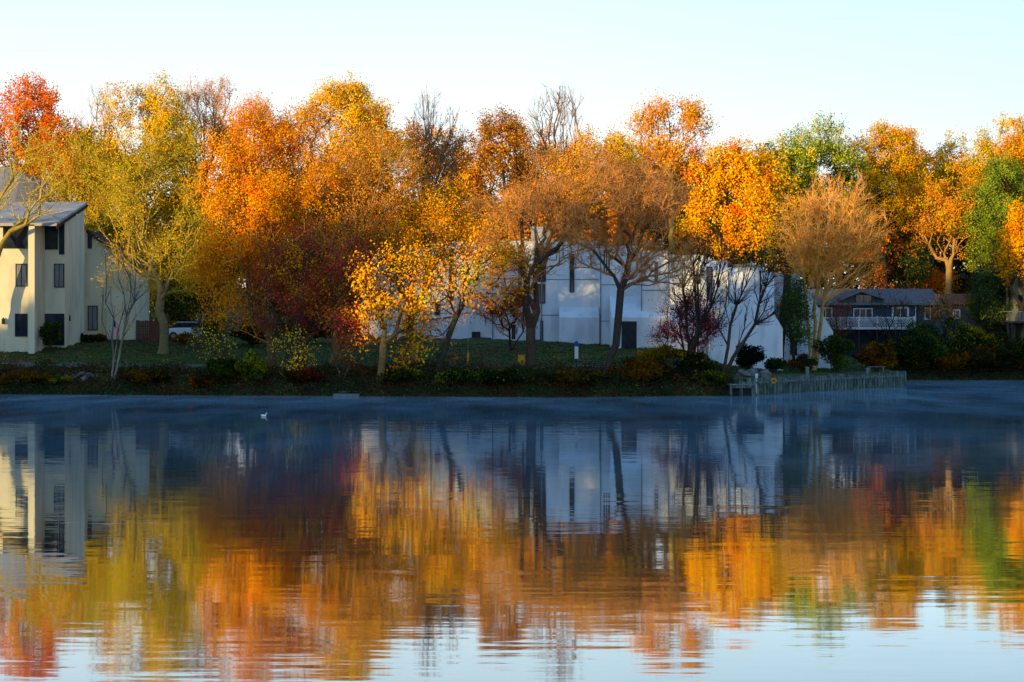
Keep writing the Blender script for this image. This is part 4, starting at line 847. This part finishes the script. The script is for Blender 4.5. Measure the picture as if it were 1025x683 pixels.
# ------------------------------------------------------------------ blue-grey house with lattice deck
ob = (PX(866, 186), 186, 2.8)
B = empty('blue_house', ob, 'low blue grey house with white lattice deck on the far shore', 'house')
def bx_(px, D): return PX(px, D) - ob[0]
def bz_(y, D): return PZ(y, D) - ob[2]
b = MB(); b.box(bx_(806, 186), bx_(917, 186), 0, 9, -1, bz_(304, 186)); b.build('wall', bluew, B)
b = MB(); b.prism_y([(bx_(843, 185.5), bz_(304, 185.5)), (bx_(884, 185.5), bz_(304, 185.5)), (bx_(884, 185.5), bz_(298, 185.5)), (bx_(862, 185.5), bz_(291, 185.5)), (bx_(843, 185.5), bz_(299, 185.5))], -.5, 3); b.build('gable', bluew, B)
b = MB(); b.prism_y([(bx_(841, 185), bz_(301, 185)), (bx_(862, 185), bz_(292.4, 185)), (bx_(886, 185), bz_(300, 185)), (bx_(886, 185), bz_(298, 185)), (bx_(862, 185), bz_(289.5, 185)), (bx_(841, 185), bz_(298.5, 185))], -1, 4); b.build('roof', dshingle, B)
b = MB(); b.prism_x([(-.7, bz_(305.5, 185)), (4.5, bz_(291, 190)), (4.5, bz_(291, 190) + .2), (-.7, bz_(305.5, 185) + .2)], bx_(804, 185), bx_(945, 185)); b.prism_x([(4.5, bz_(291, 190)), (10, bz_(300, 190)), (10, bz_(300, 190) + .2), (4.5, bz_(291, 190) + .2)], bx_(804, 185), bx_(945, 185)); b.build('roof', dshingle, B)
b = MB(); b.box(bx_(917, 187) + .05, bx_(1000, 187), .6, 9, -1, bz_(306, 187)); b.build('wing_wall', greyw, B)
b = MB(); b.prism_x([(0.0, bz_(305, 187)), (6, bz_(296, 192)), (6, bz_(296, 192) + .2), (0, bz_(305, 187) + .2)], bx_(945.5, 187), bx_(1002, 187)); b.build('wing_roof', redroof, B)
window(B, 821, 832, 309, 318, 186, 185.96, ob, frame=trimw, mull=1, fr_w=.12); window(B, 894.5, 908, 309, 318, 186, 185.96, ob, frame=trimw, mull=1, fr_w=.18)
window(B, 855, 872.5, 309.5, 320, 186, 185.96, ob, frame=bluep if False else trimw, mull=2, fr_w=.08, name='patio_door')
window(B, 857, 872, 295.5, 304, 185.5, 185.44, ob, frame=darkw, mull=1, mat=glass, fr_w=.1, name='loft_window'); window(B, 926.5, 930.5, 309, 319, 186.6, 186.56, ob, frame=trimw, fr_w=.12)
window(B, 955, 960, 311, 318, 186.6, 186.56, ob, frame=trimw, fr_w=.12)
DK = 182.5; zf = bz_(327.5, DK); zt = bz_(317.5, DK); yk = DK - ob[1]
b = MB(); b.box(bx_(822, DK), bx_(916, DK), yk, -.02, zf - .2, zf); b.build('deck_floor', plank, B)
b = MB(); b.box(bx_(822, DK), bx_(916, DK), yk - .06, yk, zf - .24, zf + .02); b.box(bx_(822, DK), bx_(916, DK), yk - .05, yk + .02, zt - .08, zt)
x = bx_(822, DK); xe = bx_(916, DK); hh = zt - zf; k = 0
while x < xe - hh * .5:
    b.beam((x, yk - .02, zf + .05), (x + hh * .8, yk - .02, zt - .08), .035, .05); b.beam((x + hh * .8, yk - .045, zf + .05), (x, yk - .045, zt - .08), .035, .05); x += .26
b.build('railing', trimw, B)
for i in range(6):
    b = MB(); x = bx_(823, DK) + (xe - bx_(823, DK) - .1) * i / 5; b.box(x - .07, x + .07, yk - .09, yk + .07, zf, zt + .1); b.build('railing_post', trimw, B)
    b = MB(); b.box(x - .08, x + .08, yk, yk + .16, -1, zf - .2); b.build('deck_post', darkw, B)
    if i < 5: b = MB(); b.beam((x, yk + .1, zf - 1.3), (x + 1.0, yk + .1, zf - .25), .08, .08); b.beam((x + 1.7, yk + .1, zf - 1.3), (x + .9, yk + .1, zf - .25), .08, .08); b.build('brace', darkw, B)
b = MB(); b.box(bx_(984, 188), bx_(986.5, 188), 4, 4.3, bz_(299, 190), bz_(284, 190)); b.build('chimney', trimw, B)
b = MB(); b.box(bx_(916.2, 185.9), bx_(917, 185.9), -.1, -.02, 0, bz_(304, 186)); b.build('corner_board', trimw, B)

# ------------------------------------------------------------------ olive house at right edge
oo = (PX(1040, 183), 183, 3.0)
O = empty('olive_house', oo, 'olive green house with raised deck at the right edge', 'house')
def ox(px, D): return PX(px, D) - oo[0]
def oz(y, D): return PZ(y, D) - oo[2]
b = MB(); b.box(ox(1014.5, 183), ox(1100, 183), 0, 9, -1, oz(269, 183)); b.build('wall', olive, O)
b = MB(); b.box(ox(1013, 183), ox(1102, 183), -.4, 9.3, oz(269, 183) + .003, oz(266, 183)); b.build('roof', redroof, O)
b = MB(); b.tube((ox(1021, 184), 1.2, oz(268, 184)), (ox(1021, 184), 1.2, oz(260, 184)), .12, .12, 8); b.tube((ox(1021, 184), 1.2, oz(260, 184)), (ox(1021, 184), 1.2, oz(259, 184)), .17, .17, 8); b.build('flue_pipe', plank, O)
b = MB(); b.box(ox(1009, 180), ox(1100, 180), -3, 0, oz(323.5, 180), oz(321.5, 180)); b.build('deck_floor', darkw, O)
b = MB(); z0, z1 = oz(321.5, 180), oz(311.5, 180)
b.box(ox(1009, 180), ox(1100, 180), -3, -2.94, z1 - .07, z1)
for i in range(60): x = ox(1009, 180) + .14 * i; b.box(x, x + .04, -2.98, -2.95, z0, z1 - .07)
b.box(ox(1009, 180), ox(1009, 180) + .05, -3, 0, z1 - .06, z1 - .005); b.build('railing', plank, O)
for px in (1013.5, 1035, 1060): b = MB(); b.box(ox(px, 180) - .08, ox(px, 180) + .08, -2.9, -2.74, -1, oz(323.5, 180)); b.build('deck_post', darkw, O)
window(O, 1030, 1045, 285, 300, 183, 182.96, oo)
window(O, 1020, 1028, 296, 318, 183, 182.96, oo, name='deck_door')

# far houses
of = (PX(932, 232), 232, 9)
FH = empty('pale_blue_house', of, 'pale blue house glimpsed between trunks behind the blue grey house', 'house')
b = MB(); b.box(-2.2, 2.2, 0, 6, -3, PZ(262, 232) - 9); b.build('wall', surf('pale_blue_siding', (.32, .42, .58), (.26, .35, .5), scale=1, stretch=(1, 1, 5)), FH)
b = MB(); b.prism_y([(-2.6, PZ(262, 232) - 9), (2.6, PZ(262, 232) - 9), (0, PZ(252, 232) - 9)], -.3, 6.3); b.build('roof', shingle, FH)
window(FH, 927, 930, 266, 272, 232, 231.96, of, frame=trimw)
of = (PX(936, 206), 206, 6)
RH = empty('red_roof_cottage', of, 'small cottage with reddish roof behind the blue grey house', 'house')
b = MB(); b.box(-2.0, 2.0, 0, 5, -3, PZ(296, 206) - 6); b.build('wall', greyw, RH)
b = MB(); b.prism_x([(-.4, PZ(297, 206) - 6), (2.5, PZ(287, 208) - 6), (5.4, PZ(297, 206) - 6)], -2.3, 2.3); b.build('roof', redroof, RH)
window(RH, 931, 935, 298, 303, 206, 205.96, of, frame=trimw)
of = (PX(982, 215), 215, 7)
WH = empty('dark_cottage', of, 'dark cottage with pale window frames under the light green tree', 'house')
b = MB(); b.box(-2.6, 2.6, 0, 5, -3, PZ(279, 215) - 7); b.build('wall', darkw, WH)
b = MB(); b.prism_x([(-.4, PZ(279, 215) - 7), (2.5, PZ(269, 217) - 7), (5.4, PZ(279, 215) - 7)], -2.9, 2.9); b.build('roof', shingle, WH)
for q in ((975, 977.5, 283, 292), (989, 992, 282, 290), (994.5, 996.5, 282, 290)): window(WH, *q, 215, 214.96, of, frame=trimw, mat=curtain)

# ------------------------------------------------------------------ sea wall
Pw = np.array([(15.2, 119.6), (15.9, 120.0), (18.6, 125), (25, 137), (30, 145), (32.2, 149.2), (32.7, 150.2), (33.1, 151.6), (33.3, 156)])
seg = np.r_[0, np.cumsum(np.linalg.norm(np.diff(Pw, axis=0), axis=1))]
def wp(s): return np.array([np.interp(s, seg, Pw[:, 0]), np.interp(s, seg, Pw[:, 1])])
SW = empty('sea_wall', (15.9, 120, 0), 'curving sea wall of weathered wooden piles along the point', 'sea wall')
n = 64; org2 = np.array([15.9, 120.0])
for i in range(n):
    s0 = seg[-1] * i / (n - 1); p = wp(s0) - org2 ; nrm = np.array([.0, -.12])
    r_ = random.uniform(.13, .17); zt = 1.14 + random.uniform(-.09, .09)
    b = MB(); b.lathe([(r_ * 1.02, -1.2), (r_, .3), (r_ * .96, zt - .05), (r_ * .8, zt)], p[0] + .02, p[1] - .05, 9); b.build('piling', pile, SW, smooth=False)
b = MB()
for i in range(40):
    a = wp(seg[-1] * i / 40) - org2; c = wp(seg[-1] * (i + 1) / 40) - org2
    for z in (0.15, .55, .9): b.beam((a[0] - .0, a[1] + .22, z), (c[0], c[1] + .22, z), .06, .38)
b.build('backing_boards', surf('dark_board', (.03, .035, .035), (.05, .05, .045), scale=3), SW)
b = MB()
for i in range(40):
    a = wp(seg[-1] * i / 40) - org2; c = wp(seg[-1] * (i + 1) / 40 + .03) - org2; b.beam((a[0], a[1] - .24, .86), (c[0], c[1] - .24, .86), .08, .16)
b.build('wale', pile, SW)
# platform
dx0, dx1 = PX(728, 120), PX(753, 119.6); Dk = empty('dock_platform', (dx0, 119.2, 0), 'small grey plank platform at the left end of the sea wall', 'dock')
b = MB()
for i in range(8): b.box(0, dx1 - dx0, -.6 + i * .19, -.6 + i * .19 + .17, .72, .78)
b.build('deck', plank, Dk)
b = MB(); b.box(0.02, dx1 - dx0 - .02, -.55, -.49, .52, .715); b.build('fascia_board', pile, Dk)
b = MB(); b.box(0.02, dx1 - dx0 - .02, .3, .36, -.5, .715); b.build('dark_backing', MATS['dark_board'], Dk)  # dark backing added to give the shade under the platform
for x in (.1, (dx1 - dx0) / 2, dx1 - dx0 - .1): b = MB(); b.tube((x, -.42, -1), (x, -.42, .71), .07, .07, 8); b.build('post', pile, Dk)
ps = (PX(757, 121), 120.9, 1.0); t_ = empty('mooring_post', ps, 'short white mooring post at the left end of the sea wall', 'post')
b = MB(); b.lathe([(.09, -.9), (.09, .28), (.12, .30), (.12, .38), (.05, .44)], 0, 0, 12); b.build('shaft', trimw, t_); b = MB(); b.lathe([(.095, .05), (.095, .12)], 0, 0, 12); b.build('band', black, t_)
# life ring on the piles
lp = (PX(773, 123.3), 123.05, .92); t_ = empty('life_ring', lp, 'orange life ring hung on the wooden piles', 'life ring')
V = []; Q = []
for i in range(24):
    for j in range(8):
        A = 2 * math.pi * i / 24; Bq = 2 * math.pi * j / 8; R_ = .15 + .06 * math.cos(Bq); V.append((R_ * math.cos(A), .065 * math.sin(Bq), R_ * math.sin(A)))
        Q.append((i * 8 + j, ((i + 1) % 24) * 8 + j, ((i + 1) % 24) * 8 + (j + 1) % 8, i * 8 + (j + 1) % 8))
b = MB(); b.v = V; b.f = Q; b.build('ring', surf('orange_ring', (.85, .33, .02), (.8, .25, .02)), t_, loc=(0, -.42, 0), smooth=True)
b = MB(); b.box(-.04, .04, -.36, -.2, .1, .3); b.build('hook', black, t_)
for (px, D, hh, lab) in ((808, 131.5, .55, 'pale short bollard standing on the middle of the sea wall'), (868, 142.5, .35, 'small pale cap post near the end of the sea wall')):
    t_ = empty('bollard', (PX(px, D), D, 1.1), lab, 'bollard'); b = MB(); b.lathe([(.14, -.2), (.13, hh), (.17, hh + .02), (.15, hh + .1), (.03, hh + .15)], 0, 0, 12); b.build('shaft', concrete, t_)
    b = MB(); b.lathe([(.135, .05), (.135, .1)], 0, 0, 12); b.build('band', pile, t_)
t_ = empty('dock_bench', (PX(877, 148.5), 148.5, gz_(PX(877, 148.5), 148.5)), 'low pale bench behind the end of the sea wall', 'bench')
b = MB(); b.box(-.7, .7, -.2, .2, .42, .47); b.build('seat', concrete, t_)
for x in (-.55, .55): b = MB(); b.box(x - .05, x + .05, -.18, .18, -.1, .42); b.build('leg', plank, t_)
# concrete landing
t_ = empty('concrete_landing', (PX(347, 118.2), 118.3, 0), 'small concrete landing step at the water edge under the maples', 'landing')
b = MB(); b.box(-.85, .85, -.5, .6, -.4, .16); b.build('step', concrete, t_, bevel=.03); b = MB(); b.box(-.6, .6, .61, 1.2, -.2, .32); b.build('upper_step', concrete, t_, bevel=.03)

# ------------------------------------------------------------------ lawn furniture
def at(px, D): x = PX(px, D); return (x, D, gz_(x, D))
t_ = empty('park_bench', at(448, 126.5), 'dark park bench on the path behind the leaning tree', 'bench')
for i in range(4): pass
b = MB()
for i in range(4): b.box(-.8, .8, -.22 + i * .12, -.13 + i * .12, .43, .47)
b.build('seat', darkw, t_)
b = MB()
for i in range(3): b.box(-.8, .8, .24 + i * .02, .27 + i * .02, .55 + i * .13, .65 + i * .13)
b.build('backrest', darkw, t_)
for x in (-.65, .65):
    b = MB(); b.box(x - .03, x + .03, -.2, -.14, -.1, .43); b.box(x - .03, x + .03, .2, .26, -.1, .43); b.beam((x, .24, .4), (x, .32, .93), .05, .05); b.box(x - .03, x + .03, -.2, .26, .38, .42); b.build('leg', black, t_)
t_ = empty('marker_post', at(468.5, 130), 'slim pale post with a yellow lower sleeve beside the bench', 'post')
b = MB(); b.tube((0, 0, -.1), (0, 0, 1.75), .05, .05, 10); b.build('shaft', concrete, t_); b = MB(); b.tube((0, 0, .05), (0, 0, .85), .085, .085, 12); b.build('sleeve', yellow, t_)
b = MB(); b.lathe([(.07, 1.751), (.09, 1.78), (.02, 1.85)], 0, 0, 10); b.build('cap', concrete, t_)
t_ = empty('utility_box', at(522, 127.5), 'square yellow utility box at the foot of the forked tree', 'utility box')
b = MB(); b.box(-.24, .24, -.18, .18, -.05, .66); b.build('cabinet', yellow, t_, bevel=.02); b = MB(); b.box(-.27, .27, -.21, .21, .662, .72); b.build('lid', yellow, t_, bevel=.01)
b = MB(); b.box(-.2, .2, -.19, -.183, .05, .6); b.build('door', yellow, t_); b = MB(); b.box(.12, .15, -.21, -.192, .3, .4); b.build('latch', black, t_)
t_ = empty('trail_sign', at(577, 124.5), 'blue topped white notice post on the lawn', 'sign')
b = MB(); b.tube((0, 0, -.1), (0, 0, 1.9), .035, .035, 8); b.build('post', black, t_)
b = MB(); b.box(-.13, .13, -.06, -.037, .65, 1.5); b.build('panel', trimw, t_, bevel=.01); b = MB(); b.box(-.12, .12, -.075, .05, 1.505, 1.85); b.build('bag_box', bluep, t_, bevel=.02)
b = MB(); b.box(-.3, .3, -.12, .12, .0, .08); b.build('base', black, t_)
t_ = empty('street_lamp', at(698.5, 129), 'black lamp post with round lantern before the white wall', 'street lamp')
hh = PZ(285, 129) - at(698.5, 129)[2]
b = MB(); b.lathe([(.12, -.1), (.12, .25), (.06, .35), (.045, hh)], 0, 0, 12); b.build('pole', black, t_)
b = MB(); b.lathe([(.08, hh), (.2, hh + .08), (.24, hh + .3), (.2, hh + .32)], 0, 0, 12); b.build('lantern', glass, t_); b = MB(); b.lathe([(.27, hh + .33), (.12, hh + .48), (.02, hh + .58)], 0, 0, 12); b.build('lamp_cap', black, t_)
# rocks
def rock(loc, R, lab, seed):
    r_ = random.Random(seed); import bmesh
    bm = bmesh.new(); bmesh.ops.create_icosphere(bm, subdivisions=3, radius=1)
    for v in bm.verts:
        n_ = v.co.copy(); k = 1 + .22 * math.sin(n_.x * 3.1 + seed) * math.sin(n_.y * 2.7 + seed * 2) + .12 * math.sin(n_.z * 5 + n_.x * 4 + seed); v.co = Vector((n_.x * R * k, n_.y * R * .8 * k, n_.z * R * .6 * k))
    me = bpy.data.meshes.new('rock'); bm.to_mesh(me); bm.free(); me.materials.append(rockm)
    o = bpy.data.objects.new('rock', me); COL.objects.link(o); o.location = loc; o.rotation_euler = (0, 0, seed)
    tag(o, lab, 'rock', 'grey rocks set in the lake bank')
rk = [(58, 124.5, .34), (66, 124.6, .42), (74, 124.5, .36), (81, 124.8, .46), (88, 124.6, .38), (95, 124.7, .33), (70, 124.0, .3), (84, 124.0, .34), (18, 124.2, .3), (135, 123.6, .3), (168, 123.4, .34), (744, 124.5, .5), (752, 125.2, .6), (765, 126.2, .55)]
for i, (px, D, R) in enumerate(rk):
    x = PX(px, D); lab = 'pale grey rock in the bank row below the cream house' if px < 100 and px > 50 else ('lone grey rock on the bank below the cream house patio' if px < 50 else 'grey rock on the bank below the olive tree' if px < 200 else 'grey boulder beside the round dark bush behind the sea wall')
    rock((x, D, gz_(x, D) + R * .25), R, lab, i + 1)

# ------------------------------------------------------------------ white bird on the water
t_ = empty('duck', (PX(264, 83.5), 83.5, 0), 'small white duck swimming on the dark water', 'duck'); t_.scale = (.5, .5, .5)
import bmesh
bm = bmesh.new(); bmesh.ops.create_uvsphere(bm, u_segments=20, v_segments=12, radius=1)
for v in bm.verts:
    x, y, z = v.co; tail = max(0, -x - .4); v.co = Vector((x * .26, y * .13 * (1 - .4 * tail), z * .12 + .06 + tail * .1))
bmesh.ops.create_uvsphere(bm, u_segments=12, v_segments=8, radius=.062, matrix=__import__('mathutils').Matrix.Translation((.26, 0, .3)))
me = bpy.data.meshes.new('body'); bm.to_mesh(me); bm.free(); me.materials.append(trimw)
for p in me.polygons: p.use_smooth = True
bo = bpy.data.objects.new('body', me); COL.objects.link(bo); bo.parent = t_
b = MB(); b.tube((.17, 0, .1), (.2, 0, .2), .06, .042, 10); b.tube((.2, 0, .19), (.25, 0, .29), .042, .04, 10); b.build('neck', trimw, t_, smooth=True)
b = MB(); b.prism_y([(.31, .275), (.39, .27), (.39, .285), (.31, .31)], -.02, .02); b.build('bill', surf('bill', (.7, .35, .03), (.6, .3, .03)), t_)
V = []; 
b = MB()  # bright ripple lines of a wake, painted as flat white strips
for (x0, x1, y, wv) in ((-7.75, -6.95, 32.6, .02), (-7.45, -7.15, 32.45, .016), (-8.3, -7.85, 32.8, .01), (-6.9, -6.4, 32.75, .01)):
    k = 12
    for i in range(k):
        a = x0 + (x1 - x0) * i / k; c = x0 + (x1 - x0) * (i + 1) / k; wa = wv * math.sin(math.pi * (i + .01) / k) + .002; wc = wv * math.sin(math.pi * (i + 1) / k) + .002
        b.poly([(a, y - wa, .004), (c, y - wc, .004), (c, y + wc, .004), (a, y + wa, .004)])
tag(b.build('wake_streak', trimw), 'thin white foam streaks on the near left water', 'wake', kind='stuff')
